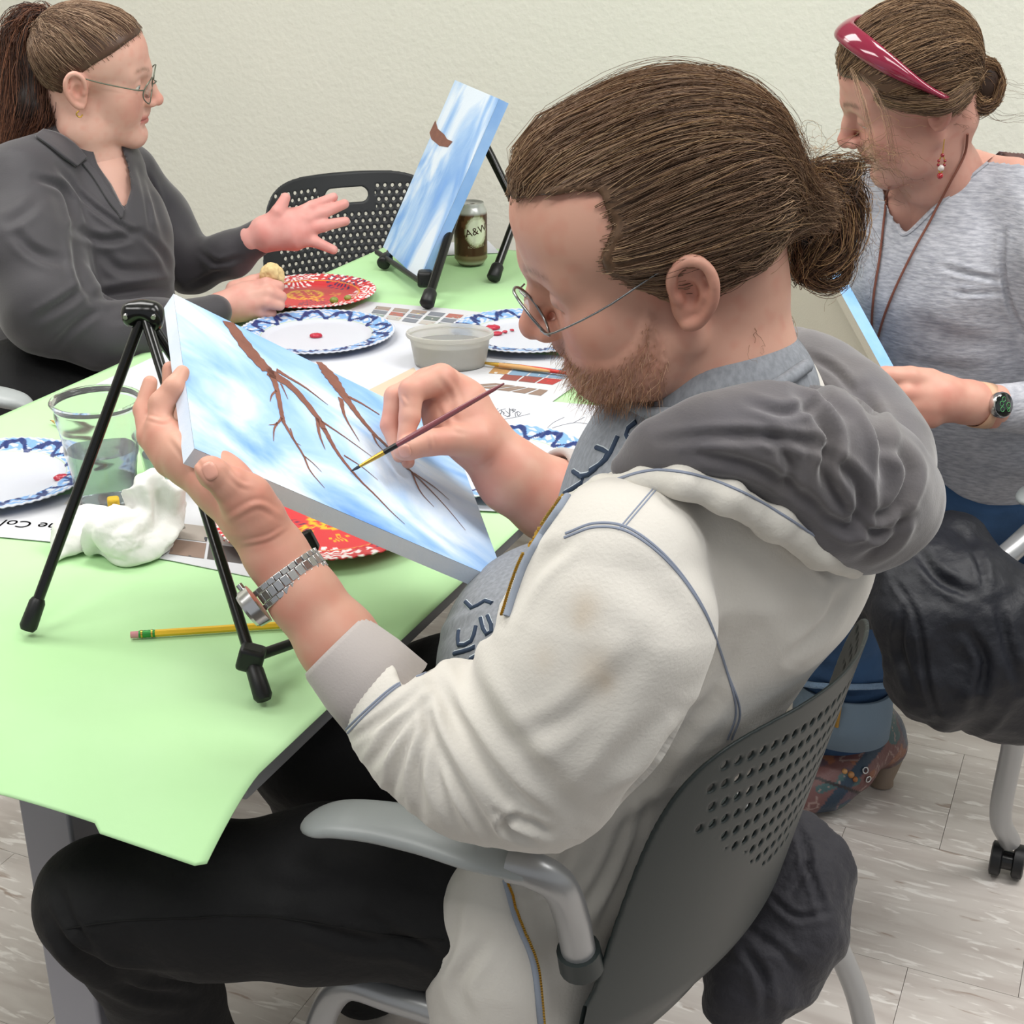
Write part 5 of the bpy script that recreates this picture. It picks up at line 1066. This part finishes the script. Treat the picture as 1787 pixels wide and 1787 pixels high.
tag(mk('bread_piece', V_, Q_, mat('bread', 'dcc08c', .85, bump=(200, .4, .002))), 'piece of pale bread held in the folded hand by the red plate', 'food')
HPl = [(.088, .22), (.086, .098), (.064, .088), (.046, .074), (.030, .062), (.014, .050), (-.002, .034), (-.014, .024), (-.030, .016), (-.036, -.005), (-.036, -.040), (-.055, -.055), (-.15, -.03), (-.15, .22)]
cen, rad = (0, -.011, .040), (.0760, .0900, .0820)
E2 = [((0, .036, .053), (.0650, .0592, .0622))]; V, Q = hair_cap(HL, HPl, rad, cen, .0032, lambda F: F.ell(*E2[0], k=.035)); cp = mk('hair', HL.w(V), Q, HAIR, wl, col=np.tile(hexc('4e382c'), (len(V), 1)))
tl = HL.l(P(84, 32, 2.40)); tl[0] = 0
ok = ((np.linalg.norm((V - cen) / rad, axis=1) > .95) | (np.linalg.norm((V - E2[0][0]) / E2[0][1], axis=1) > .95)) & (V[:, 1] > -.075); R_ = V[ok]; L = flow(HL, R_[rng.integers(0, len(R_), 3000)], tl, cen, rad, 14, .004, .002, .006, fr=E2); strands(L, .0005 * (.6 + .6 * rng.random(len(L))), hair_col(len(L), '7a604c', 'a78c74', '4a3428'), 'hair_strands', HAIR, cp)
z = 2.40
pl = [[(84, 30, z, 10), (55, 28, z, 18), (25, 60, z, 22), (25, 150, z, 22), (10, 250, z, 18)], [(84, 34, z, 10), (60, 40, z, 20), (45, 110, z, 26), (50, 180, z, 26), (25, 255, z, 18)], [(86, 38, z, 8), (75, 80, z, 18), (80, 150, z, 22), (75, 215, z, 20), (55, 240, z, 14)], [(84, 30, z, 8), (50, 26, z, 12), (15, 90, z, 16), (0, 180, z, 18), (5, 270, z, 12)], [(84, 40, z, 8), (90, 120, z, 10), (95, 190, z, 14), (90, 225, z, 10)]]
L = locks(pl, (420, 460, 320, 300, 160), None, 22, .0009); strands(L, .00065, hair_col(len(L), '553527', '7c5038', '2a1813'), 'ponytail', HAIR, cp)
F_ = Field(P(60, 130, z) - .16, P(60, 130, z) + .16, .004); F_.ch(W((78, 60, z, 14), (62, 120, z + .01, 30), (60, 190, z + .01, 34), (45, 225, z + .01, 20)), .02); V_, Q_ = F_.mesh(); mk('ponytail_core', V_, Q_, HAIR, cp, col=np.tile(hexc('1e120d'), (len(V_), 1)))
F_ = Field(P(86, 32, z) - .03, P(86, 32, z) + .03, .002); F_.ell(P(86, 32, z), (.013, .012, .015)); V_, Q_ = F_.mesh(); mk('hair_tie', V_, Q_, mat('black_band', '0b0b0c', .8), wl)
t = np.linspace(0, 2 * math.pi, 36); m = MB(); LC = []
for sg in (-1, 1):
    q = np.stack([sg * .033 + .0245 * np.cos(t), .1045 - .010 * np.maximum(0, sg * np.cos(t)) ** 2, .008 + .0225 * np.sin(t) * (1 - .12 * (np.sin(t) < 0) * np.abs(np.cos(t)))], 1); c = HL.w(q); LC.append(c); m.tube(c, .0011, 8, cap=False)
    m.tube(spl(HL.w([(sg * .057, .095, .015), (sg * .070, .082, .018), (sg * .077, .03, .022), (sg * .079, -.004, .026)]), 14), .0011, 8)
m.tube(spl(HL.w([(-.009, .106, .012), (0, .110, .014), (.009, .106, .012)]), 8), .001, 8)
go = m.out('glasses', mat('olive_metal', '6f7568', .3, metal=.8), wl)
for c in LC: n_ = len(c) - 1; ce = c[:-1].mean(0); mk('lens', np.vstack([c[:-1], ce[None]]), [(i, (i + 1) % n_, n_) for i in range(n_)], bpy.data.materials['lens_glass'], go)
m = MB(); q = HL.w([(.079, -.006, -.031), (.081, -.010, -.037), (.080, -.004, -.042), (.078, .0, -.037)]); m.tube(spl(q, 12), .0012, 8); m.out('earring', M['gold'], wl)
M['blouse'] = mat('charcoal_blouse', '353237', .62, bump=(380, .2, .0008), sheen=.3, var=(6, .4, '302d32'))
F = Field((-1.10, 2.0, .42), (-.38, 2.86, 1.12), .0042)
F.ch(W((150, 310, 2.47, 92), (165, 410, 2.48, 118), (160, 510, 2.50, 128), (120, 640, 2.52, 150)), .05); F.ch(W((120, 262, 2.44, 52), (185, 285, 2.50, 55)), .03)
F.ch(W((70, 305, 2.39, 62), (40, 330, 2.36, 70), (45, 430, 2.32, 84), (85, 535, 2.30, 80)), .04).ch(W((85, 540, 2.30, 80), (175, 585, 2.33, 56), (280, 575, 2.38, 46), (372, 545, 2.44, 32)), .03)
F.ch(W((225, 300, 2.60, 50), (275, 380, 2.68, 50), (335, 460, 2.68, 48)), .04).ch(W((335, 465, 2.68, 46), (400, 445, 2.64, 38), (455, 412, 2.605, 27)), .02)
cutpx(F, [(118, 215), (158, 238), (172, 285), (196, 320), (217, 366), (228, 330), (222, 290), (212, 258), (200, 240), (160, 180)], 2.75)
V, Q = F.mesh(1); V = V + normals(V, Q) * (.004 * fbm(V * 9, 3))[:, None]
V = sculpt(V, Q, [([(60, 310), (110, 330), (128, 380), (130, 400)], 6, 7, 'c'), ([(100, 290), (150, 350), (220, 400), (245, 405)], 5, 5, 'c'), ([(130, 400), (180, 420), (240, 410)], 7, 6, 'c'), ([(245, 405), (280, 440), (300, 480)], 6, 4, 'c'), ([(250, 300), (270, 350), (290, 420)], 6, 4, 'c'), ([(240, 290), (255, 350), (262, 400)], 4, 3, 'c'), ([(20, 400), (60, 440), (120, 460)], 9, 5, 'c'), ([(130, 400), (140, 470), (160, 520)], 9, 9, 'c'), ([(160, 520), (230, 510), (300, 500)], 9, 8, 'c'), ([(60, 560), (110, 530), (150, 500)], 8, 6, 'c'), ([(90, 610), (130, 570), (170, 540)], 7, 5, 'c'), ([(70, 350), (30, 380), (0, 390)], 9, 4, 'c'), ([(200, 560), (260, 545), (330, 540)], 6, 3, 'c'), ([(350, 440), (380, 460), (420, 450)], 5, 4, 'c'), ([(330, 500), (370, 480), (400, 470)], 5, 4, 'c'), ([(180, 440), (210, 470), (280, 470)], 8, 4, 'c')])
bl = mk('blouse', V, Q, M['blouse'], wl)
SBl = Surf(V, Q)
patch(SBl, [(76, 232), (104, 238), (132, 256), (152, 279)], [(60, 242), (86, 262), (108, 280), (130, 294)], .006, .004, 'collar', M['blouse'], bl)
patch(SBl, [(150, 280), (172, 305), (198, 345), (217, 368)], [(142, 286), (164, 314), (188, 352), (212, 384)], .003, .003, 'placket', M['blouse'], bl)
F = Field((-1.0, 2.1, .95), (-.5, 2.75, 1.2), .003); F.ch(W((212, 250, 2.50, 5), (226, 260, 2.52, 9), (232, 285, 2.51, 7), (226, 320, 2.47, 5), (219, 362, 2.42, 4)), .006); v, q = F.mesh(1); mk('collar', v, q, M['blouse'], bl)
F = Field((-1.25, 1.9, .02), (-.3, 2.9, .75), .008); F.ch(W((60, 690, 2.50, 120), (140, 700, 2.58, 90), (330, 700, 2.66, 80)), .03).ch(W((40, 700, 2.40, 110), (140, 700, 2.42, 80)), .03).ch([(P(330, 700, 2.66), .08), (P(330, 700, 2.66) + [.05, .02, -.40], .055)], .03)
V, Q = F.mesh(1); mk('trousers', V, Q, M['blackj'], wl)

# ---------------------------------------------------------------- woman in the grey sweater
wr = thing('person', (.78, 2.08, 0), 'woman in a heather grey sweater with a dark red headband and hair bun', 'person')
V, Q = head_mesh(HR, [(P(1625, 252, 1.90), .044), (P(1640, 305, 1.94), .052), (P(1652, 350, 1.99), .070), (P(1650, 400, 2.02), .075)], .0021, lids=.35, jaw=.88, back=.020, ear=.8, nr=.84)
body = [(HR.w(V), Q, head_color(V, 'c49484', 'bc7468', '9c5850', '5e4436', strong=.9))]
hw = hand_mesh([W((1790, 715, 1.92, 36), (1735, 710, 1.885, 35), (1690, 702, 1.87, 36), (1640, 695, 1.86, 40), (1618, 695, 1.86, 40))], [W((1620, 668, 1.855, 26), (1588, 660, 1.845, 21), (1545, 656, 1.84, 17), (1522, 658, 1.845, 14)), W((1618, 690, 1.85, 24), (1580, 686, 1.84, 18), (1548, 684, 1.845, 15)), W((1620, 710, 1.85, 24), (1584, 708, 1.845, 17), (1560, 706, 1.85, 13)), W((1625, 728, 1.855, 20), (1592, 730, 1.85, 15), (1572, 727, 1.855, 12))], .0018, kf=.003)
body.append((hw[0], hw[1], hand_col(hw[0], 'cb9a88', 'c48676')))
F = Field((.42, 1.75, .45), (1.05, 2.40, 1.12), .007); F.ch(W((1655, 380, 2.01, 82), (1665, 480, 2.06, 115), (1720, 700, 2.15, 130)), .05); F.ch(W((1765, 318, 1.94, 44), (1660, 325, 1.99, 50), (1590, 345, 2.03, 64)), .05); F.ch(W((1610, 325, 1.96, 48), (1574, 368, 1.985, 30)), .03); v, q = F.mesh(); body.append((v, q, np.tile(hexc('c49484'), (len(v), 1))))
joined('body', body, SKIN, wr); eyes(HR, wr, (0, 1, -.6), '5c5248')
HPr = [(.088, .22), (.088, .078), (.070, .080), (.056, .070), (.038, .045), (.018, .022), (.002, .006), (-.014, .000), (-.028, -.010), (-.032, -.030), (-.050, -.045), (-.15, -.02), (-.15, .22)]
cen, rad = (0, -.004, .042), (.0785, .0840, .0840)
E2 = [((0, .036, .053), (.0650, .0592, .0625))]; V, Q = hair_cap(HR, HPr, rad, cen, .0030, lambda F: F.ell(*E2[0], k=.035)); cp = mk('hair', HR.w(V), Q, HAIR, wr, col=np.tile(hexc('5c4636'), (len(V), 1)))
tr_ = HR.l(P(1688, 132, 1.86)); tr_[0] = 0; ok = ((np.linalg.norm((V - cen) / rad, axis=1) > .95) | (np.linalg.norm((V - E2[0][0]) / E2[0][1], axis=1) > .95)) & (V[:, 1] > -.07); R_ = V[ok]
L = flow(HR, R_[rng.integers(0, len(R_), 3200)], tr_, cen, rad, 14, .005, .003, .008, fr=E2); strands(L, .0005 * (.6 + .6 * rng.random(len(L))), hair_col(len(L), '84694f', 'a88a6b', '4f3b2e'), 'hair_strands', HAIR, cp)
z = 1.86; bn = []
for k in range(7):
    a0 = k * .9; bn.append([(1706 + (14 + 24 * abs(math.cos(a0 / 2))) * math.cos(a0 + j * .9) * .9 + 6, 146 + (14 + 24 * abs(math.cos(a0 / 2))) * math.sin(a0 + j * .9) * 1.15, z - .012 + .01 * math.sin(j + k), 9) for j in range(6)])
L = locks(bn, [190] * 7, None, 24, .0004); strands(L, .0005, hair_col(len(L), '7d5f45', 'a38462', '46332a'), 'bun', HAIR, cp)
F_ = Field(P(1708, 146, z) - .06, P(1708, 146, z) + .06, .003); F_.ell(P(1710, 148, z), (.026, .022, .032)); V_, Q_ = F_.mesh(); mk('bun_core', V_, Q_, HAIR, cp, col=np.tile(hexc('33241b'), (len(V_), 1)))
L = locks([[(1486, 120, 1.80, 3), (1502, 165, 1.775, 3), (1513, 210, 1.765, 3), (1522, 262, 1.77, 4)], [(1500, 125, 1.80, 3), (1530, 165, 1.775, 3), (1548, 210, 1.765, 3), (1560, 280, 1.78, 4)], [(1720, 140, z, 10), (1760, 150, z, 14), (1800, 155, z, 16)], [(1715, 185, z, 8), (1750, 205, z, 12), (1800, 198, z, 14)], [(1640, 190, 1.83, 20), (1690, 210, 1.84, 14), (1680, 215, 1.85, 14)]], (16, 16, 8, 8, 12), None, 22, .0005); strands(L, .00024, hair_col(len(L), '7d6350', 'b09070', '55402f'), 'loose_hair', HAIR, cp)
L = locks([[tuple(HR.w(p)) + (r,) for p, r in (((-.066, .052, .052), .004), ((-.084, .026, .036), .006), ((-.094, .000, .026), .007), ((-.090, -.026, .016), .006), ((-.066, -.055, .012), .005))], [tuple(HR.w(p)) + (r,) for p, r in (((-.070, .040, .040), .004), ((-.086, .015, .026), .005), ((-.094, -.008, .014), .006), ((-.086, -.032, .006), .005), ((-.062, -.055, .004), .004))]], (260, 220), None, 20, .0004, True); strands(L, .00045, hair_col(len(L), '7d634b', 'a08463', '4f3b2e'), 'side_hair', HAIR, cp)
# headband
th_ = np.linspace(-1.62, 1.62, 60); m = MB(); pts = []; 
for a in th_:
    f_ = abs(a) / 1.62; pts.append((math.sin(a) * .0895, .061 - .088 * f_ ** 1.5, .030 + math.cos(a) * .0985 - .005 * f_))
pts = np.array(pts); t_ = np.gradient(pts, axis=0); t_ /= np.linalg.norm(t_, axis=1)[:, None]; rows = []
for p, tt in zip(pts, t_):
    o_ = nrm((p - np.array([0, -.01, .03])) * [1, .25, 1]); sd = nrm(np.cross(tt, o_)); f_ = 1 - (abs(p[0]) / .0895) ** 6 * .75; b_ = np.linspace(0, 2 * math.pi, 16, endpoint=False)
    rows.append(p + (np.cos(b_)[:, None] * sd * .0150 * f_ + np.sin(b_)[:, None] * o_ * .0058))
V = HR.w(np.vstack(rows)); n_ = 16; Fq = [(i * n_ + j, i * n_ + (j + 1) % n_, (i + 1) * n_ + (j + 1) % n_, (i + 1) * n_ + j) for i in range(59) for j in range(n_)] + [tuple(range(n_))[::-1], tuple(59 * n_ + j for j in range(n_))]
mk('headband', V, Fq, mat('burgundy_gloss', '7c1c36', .12, coat=.8), wr)
M['sweater'] = mat('heather_knit', 'b6b7be', .95, bump=(160, .5, .002), var=(150, .8, '8c8e97'), stretch=(.5, .5, 2), sheen=.2)
F = Field((.40, 1.70, .42), (1.12, 2.45, 1.10), .004)
F.ch(W((1660, 360, 1.99, 110), (1660, 480, 2.03, 160), (1690, 600, 2.09, 165), (1730, 740, 2.16, 165)), .05); F.ch(W((1760, 305, 1.93, 48), (1660, 320, 1.97, 60), (1565, 345, 2.03, 62), (1520, 380, 2.05, 60)), .04)
F.ch(W((1775, 330, 1.92, 62), (1835, 430, 1.90, 82), (1880, 600, 1.92, 80)), .03).ch(W((1890, 650, 1.95, 72), (1850, 715, 1.94, 58), (1745, 712, 1.89, 42)), .02)
cutpx(F, [(1535, 270), (1545, 345), (1562, 385), (1581, 407), (1640, 352), (1700, 300), (1757, 255), (1700, 180), (1600, 180)], 2.05)
V, Q = F.mesh(1); V = V + normals(V, Q) * (.003 * fbm(V * 10, 3))[:, None]
V = sculpt(V, Q, [([(1755, 490), (1700, 480), (1640, 465)], 5, 4, 'c'), ([(1755, 510), (1700, 512), (1660, 508)], 4, 3, 'c'), ([(1752, 400), (1750, 460), (1762, 530), (1790, 590)], 5, 6, 'c'), ([(1600, 560), (1660, 590), (1740, 600)], 14, 4, 'c'), ([(1560, 620), (1620, 640), (1700, 650)], 10, 3, 'c'), ([(1700, 690), (1735, 700), (1740, 750)], 4, 3, 'c')])
sw = mk('sweater', V, Q, M['sweater'], wr); SS = Surf(V, Q); m = MB(); SS.line([(1541, 300), (1549, 345), (1564, 385), (1582, 409), (1642, 354), (1702, 302), (1760, 257)], .0028, .0, MBo=m, step=6); m.out('neck_band', M['sweater'], sw)
F = Field((.30, 1.7, .05), (1.15, 2.45, .75), .006)
F.ch(W((1850, 880, 2.24, 160), (1720, 850, 2.20, 125), (1560, 850, 2.20, 110), (1430, 870, 2.24, 98)), .03).ch(W((1860, 870, 2.40, 140), (1450, 800, 2.50, 90)), .03).ch(W((1430, 880, 2.25, 92), (1460, 1040, 2.36, 82), (1475, 1180, 2.42, 74), (1470, 1262, 2.46, 76)), .03)
M['jeans'] = mat('blue_denim', '34557c', .85, bump=(160, .4, .002), var=(7, .9, '223a58')); M['jeansin'] = mat('denim_inside', '6d7f8f', .9, bump=(200, .4, .001))
V, Q = F.mesh(1); V = V + normals(V, Q) * (.004 * fbm(V * 11))[:, None]; V = sculpt(V, Q, [([(1640, 800), (1700, 790), (1790, 800)], 8, 4, 'c'), ([(1660, 860), (1730, 880), (1790, 870)], 8, 4, 'c'), ([(1400, 1150), (1470, 1170), (1540, 1140)], 8, 4, 'c'), ([(1420, 1190), (1480, 1210), (1550, 1190)], 7, 5, 'c')])
je = mk('jeans', V, Q, M['jeans'], wr)
def ring(a, b, ra, rb, th, n=64, wob=0):
    d = nrm(b - a); x = nrm(np.cross(d, UP + .1)); y = np.cross(x, d); t = np.linspace(0, 2 * math.pi, n, endpoint=False); rows = []
    for u, r in ((0, ra), (.5, (ra + rb) / 2 + .002), (1, rb), (1, rb - th), (.5, (ra + rb) / 2 - th), (0, ra - th), (0, ra)): rows.append(a + (b - a) * u + ((r + wob * np.sin(t * 17))[:, None] if wob else r) * (np.cos(t)[:, None] * x + np.sin(t)[:, None] * y * .92))
    return np.vstack(rows), [(i * n + j, i * n + (j + 1) % n, (i + 1) * n + (j + 1) % n, (i + 1) * n + j) for i in range(6) for j in range(n)]
a, b = P(1474, 1190, 2.41), P(1466, 1270, 2.44); v, f = ring(a, b, .084, .086, .006); cu = mk('rolled_cuff', v, f, M['jeansin'], wr); v, f = ring(P(1474, 1184, 2.41), P(1474, 1194, 2.41), .084, .087, .008, wob=.0015); mk('frayed_hem', v, f, mat('frayed_denim', '7c94ae', .95, bump=(300, .8, .004)), cu)
mm = MB(); mm.tube([P(1448, 1198, 2.32), P(1450, 1230, 2.323), P(1444, 1268, 2.35)], .0035, 8); mm.out('inner_seam', mat('ochre_thread', 'a07a34', .8), cu); mm = MB(); mm.tube([P(1457, 1198, 2.32), P(1466, 1230, 2.323), P(1460, 1268, 2.35)], .0035, 8); mm.out('inner_seam', bpy.data.materials['ochre_thread'], cu)
# boots
def boot(o, name='ankle_boot'):
    F = Field((.36, 1.86, -.01), (.80, 2.34, .30), .0032); 
    D = lambda L: [(p + o, r) for p, r in L]
    F.ch(D(W((1500, 1255, 2.47, 60), (1528, 1285, 2.49, 50), (1545, 1303, 2.50, 36))), .02).ch(D(W((1510, 1290, 2.47, 50), (1482, 1335, 2.44, 42), (1445, 1370, 2.42, 38), (1402, 1385, 2.41, 37))), .025)
    F.ch(D(W((1490, 1250, 2.46, 60), (1500, 1280, 2.47, 52))), .02); F.fn(lambda X, Y, Z: (.008 + .15 * np.maximum(X - .56 - o[0], 0)) - Z + 0 * Y, 'and'); V, Q = F.mesh(1)
    q = V * 16; c = np.tile(hexc('5c4a52'), (len(V), 1)); a_ = vnoise(q * [1, 1, 1]); c[a_ > .1] = hexc('6d4a48'); c[a_ < -.2] = hexc('3a4a5e'); b_ = vnoise(q * 2.7 + 9); c[b_ > .45] = hexc('8a5a44'); c[b_ < -.5] = hexc('3e5a5c'); d_ = np.abs(vnoise(q * 3.5 + 3)); c[d_ < .04] = hexc('97807a')
    x, y, z = proj(V - o); c[(x + .8 * y > 2560) & (x + .8 * y < 2585) & (y > 1300)] = hexc('25384a'); c[(y - .35 * (x - 1440) > 1360) & (y - .35 * (x - 1440) < 1366)] = hexc('2a2426')
    ob = mk(name, V, Q, mat('patchwork_leather', 'ffffff', .4, attr=True, bump=(120, .4, .003)), wr, col=c)
    h0, h1 = P(1546, 1310, 2.52) + o, P(1537, 1372, 2.505) + o; h1[2] = .002; MB().tube([h0, h0 * .5 + h1 * .5, h1 + [0, 0, .01], h1], [.034, .026, .020, .021], 24).out('heel', mat('stacked_heel', '857464', .6), ob)
    S_ = Surf(V, Q)
    for px, py, rr, cc in ((1516, 1303, .0045, 'd9cfc4'), (1513, 1275, .004, 'd9cfc4'), (1485, 1352, .006, 'a8784a'), (1474, 1346, .005, 'b98a58'), (1492, 1360, .005, '9a6238')):
        if o @ o > 0: break
        p, n = S_.hit(px, py)
        if p is not None: F_ = Field(p - .012, p + .012, .0012); F_.ell(p, (rr, rr, rr)); v, q_ = F_.mesh(); mk('bead', v, q_, mat('bead_' + cc, cc, .3), ob)
    for px, py in ((1509, 1344), (1514, 1359)):
        p, n = S_.hit(px, py)
        if p is not None and not o @ o: t = np.linspace(0, 2 * math.pi, 20); x_ = nrm(np.cross(n, UP)); y_ = np.cross(n, x_); MB().tube(p + n * .002 + .005 * (np.cos(t)[:, None] * x_ + np.sin(t)[:, None] * y_), .0014, 8).out('eyelet', M['steel'], ob)
boot(np.zeros(3)); boot(np.array([-.16, .20, 0]))
# necklace cord, earring, watch
m = MB(); mt = mat('brown_cord', '7a4a3c', .8)
S2 = Surf(*(lambda a, b: (np.vstack([a[0], b[0]]), np.vstack([a[1], b[1] + len(a[0])])))((V * 0 + 0, Q[:0]) if False else (body[2][0], body[2][1]), (body[0][0], body[0][1])))
def cord(pts):
    out = []
    for a, b in spl(pts, 60):
        p1, n1 = SS.hit(a, b); p2, n2 = S2.hit(a, b); c = [(np.dot(p - CAM, AF), p, n) for p, n in ((p1, n1), (p2, n2)) if p is not None]
        if c: k = min(c, key=lambda v: v[0]); out.append(k[1] + k[2] * .003)
    out = np.array(out)
    for _ in range(3): out[1:-1] = (out[:-2] + out[1:-1] + out[2:]) / 3
    MB().tube(out, .0017, 8).out('necklace_cord', mt, wr)
cord([(1686, 232), (1680, 270), (1655, 320), (1625, 385), (1600, 430), (1570, 490), (1545, 550), (1532, 600), (1528, 625)]); cord([(1552, 325), (1546, 380), (1538, 450), (1528, 510), (1524, 560), (1526, 600)])
e0 = HR.w((-.080, -.006, -.036)); ea = thing('x', (0, 0, 0), None, None); bpy.data.objects.remove(ea)
m = MB(); m.tube([e0, e0 - UP * .018], .0007, 6); m.tube(spl([e0 - UP * .018, e0 + [-.004, 0, -.030], e0 + [0, 0, -.044], e0 + [.004, 0, -.030], e0 - UP * .018], 16), .0008, 6); eo = m.out('earring', M['gold'], wr)
for dz, r, cc in ((.020, .0028, '8e1c28'), (.036, .0042, 'cfc4c0'), (.046, .0042, 'a01c26')):
    F_ = Field(e0 - [0, 0, dz] - .008, e0 - [0, 0, dz] + .008, .001); F_.ell(e0 - UP * dz, (r, r, r)); v, q_ = F_.mesh(); mk('bead', v, q_, mat('glass_bead_' + cc, cc, .1, coat=.5), eo)
for dz in (.027, .032):
    for dx in (-.004, .004): F_ = Field(e0 + [dx, 0, -dz] - .006, e0 + [dx, 0, -dz] + .006, .0009); F_.ell(e0 + [dx, 0, -dz], (.0022,) * 3); v, q_ = F_.mesh(); mk('bead', v, q_, bpy.data.materials['glass_bead_8e1c28'], eo)
wc2 = P(1712, 707, 1.88); axw = nrm(P(1770, 712, 1.91) - P(1690, 702, 1.87)); nf = nrm(CAM - wc2 + np.array([0, 0, .15])); nf = nrm(nf - axw * (nf @ axw)); yy = np.cross(axw, nf); t = np.linspace(0, 2 * math.pi, 48, endpoint=False); rows = []
for u, r in ((-.010, .0288), (-.010, .0305), (.010, .0305), (.010, .0288)): rows.append(wc2 + axw * u + r * (np.cos(t)[:, None] * nf + np.sin(t)[:, None] * yy))
V = np.vstack(rows); Fq = [(i * 48 + j, i * 48 + (j + 1) % 48, (i + 1) % 4 * 48 + (j + 1) % 48, (i + 1) % 4 * 48 + j) for i in range(4) for j in range(48)]; sb = mk('watch_strap', V, Fq, mat('tan_strap', 'c8a184', .6), wr)
c = wc2 + nf * .031; MB().tube([c - nf * .002, c + nf * .005, c + nf * .008], [.0165, .0172, .0162], 48).out('watch_case', M['steel'], sb); MB().tube([c + nf * .0078, c + nf * .0095], [.0160, .0145], 48).out('watch_glass', mat('watch_glass', '07100e', .05, coat=1), sb)
m = MB()
for dx, dy, r in ((-.004, .006, .0032), (-.006, -.001, .0032), (-.003, -.007, .003), (.006, 0, .0036), (.007, .006, .002)):
    cc = c + nf * .0098 + axw * dx + yy * dy; m.tube(cc + r * (np.cos(t[::3])[:, None] * axw + np.sin(t[::3])[:, None] * yy), .0004, 5)
m.out('dial_icons', mat('dial_green', '4f9a5c', .5), sb)
# canvas she holds (seen from behind)
TR, BR_ = P(1396, 380, 1.94), P(1540, 645, 1.845); e = BR_ - TR; n0 = nrm([.60, .74, .30]); n0 = nrm(n0 - nrm(e) * (n0 @ nrm(e))); g = nrm(np.cross(n0, e)); g = g if g[0] < 0 else -g
TL, BL = TR + g * .30, BR_ + g * .30
canvas(TL + n0 * .02, BL + n0 * .02, BR_ + n0 * .02, TR + n0 * .02, .02, M['sky1'], mat('blue_edge_marked', '7fb0e2', .6, var=(40, .5, '9fc4ea')), 'canvas held by the woman in the grey sweater, seen from its unpainted back', nd=n0)
# navy jacket
cloth('jacket', [[(1520, 1050, 1.95, 46), (1600, 1010, 1.90, 78), (1680, 1060, 1.88, 100), (1760, 1110, 1.90, 110), (1800, 1150, 1.92, 110)], [(1660, 950, 1.94, 55), (1690, 1000, 1.93, 60)], [(1610, 1080, 1.87, 85), (1640, 1170, 1.89, 82), (1660, 1200, 1.90, 70)], [(1700, 1150, 1.89, 110), (1760, 1200, 1.92, 88), (1830, 1220, 1.95, 80)]], 'dark navy jacket draped over the side of the sweater-wearing woman\'s chair', 'jacket', M['navy'], (.40, 1.35, .30), (.95, 2.0, .86), .0045,
      [([(1560, 1010), (1600, 1080), (1620, 1200), (1640, 1260)], 5, 4, 'c'), ([(1600, 960), (1640, 1010), (1700, 1040)], 9, 7, 'c'), ([(1690, 1100), (1720, 1160), (1700, 1240)], 9, 7, 'c'), ([(1580, 1060), (1570, 1130), (1600, 1220)], 7, 5, 'c'), ([(1680, 930), (1710, 980), (1720, 1030)], 7, 5, 'c'), ([(1740, 1050), (1760, 1130), (1780, 1200)], 9, 6, 'c')], .005)
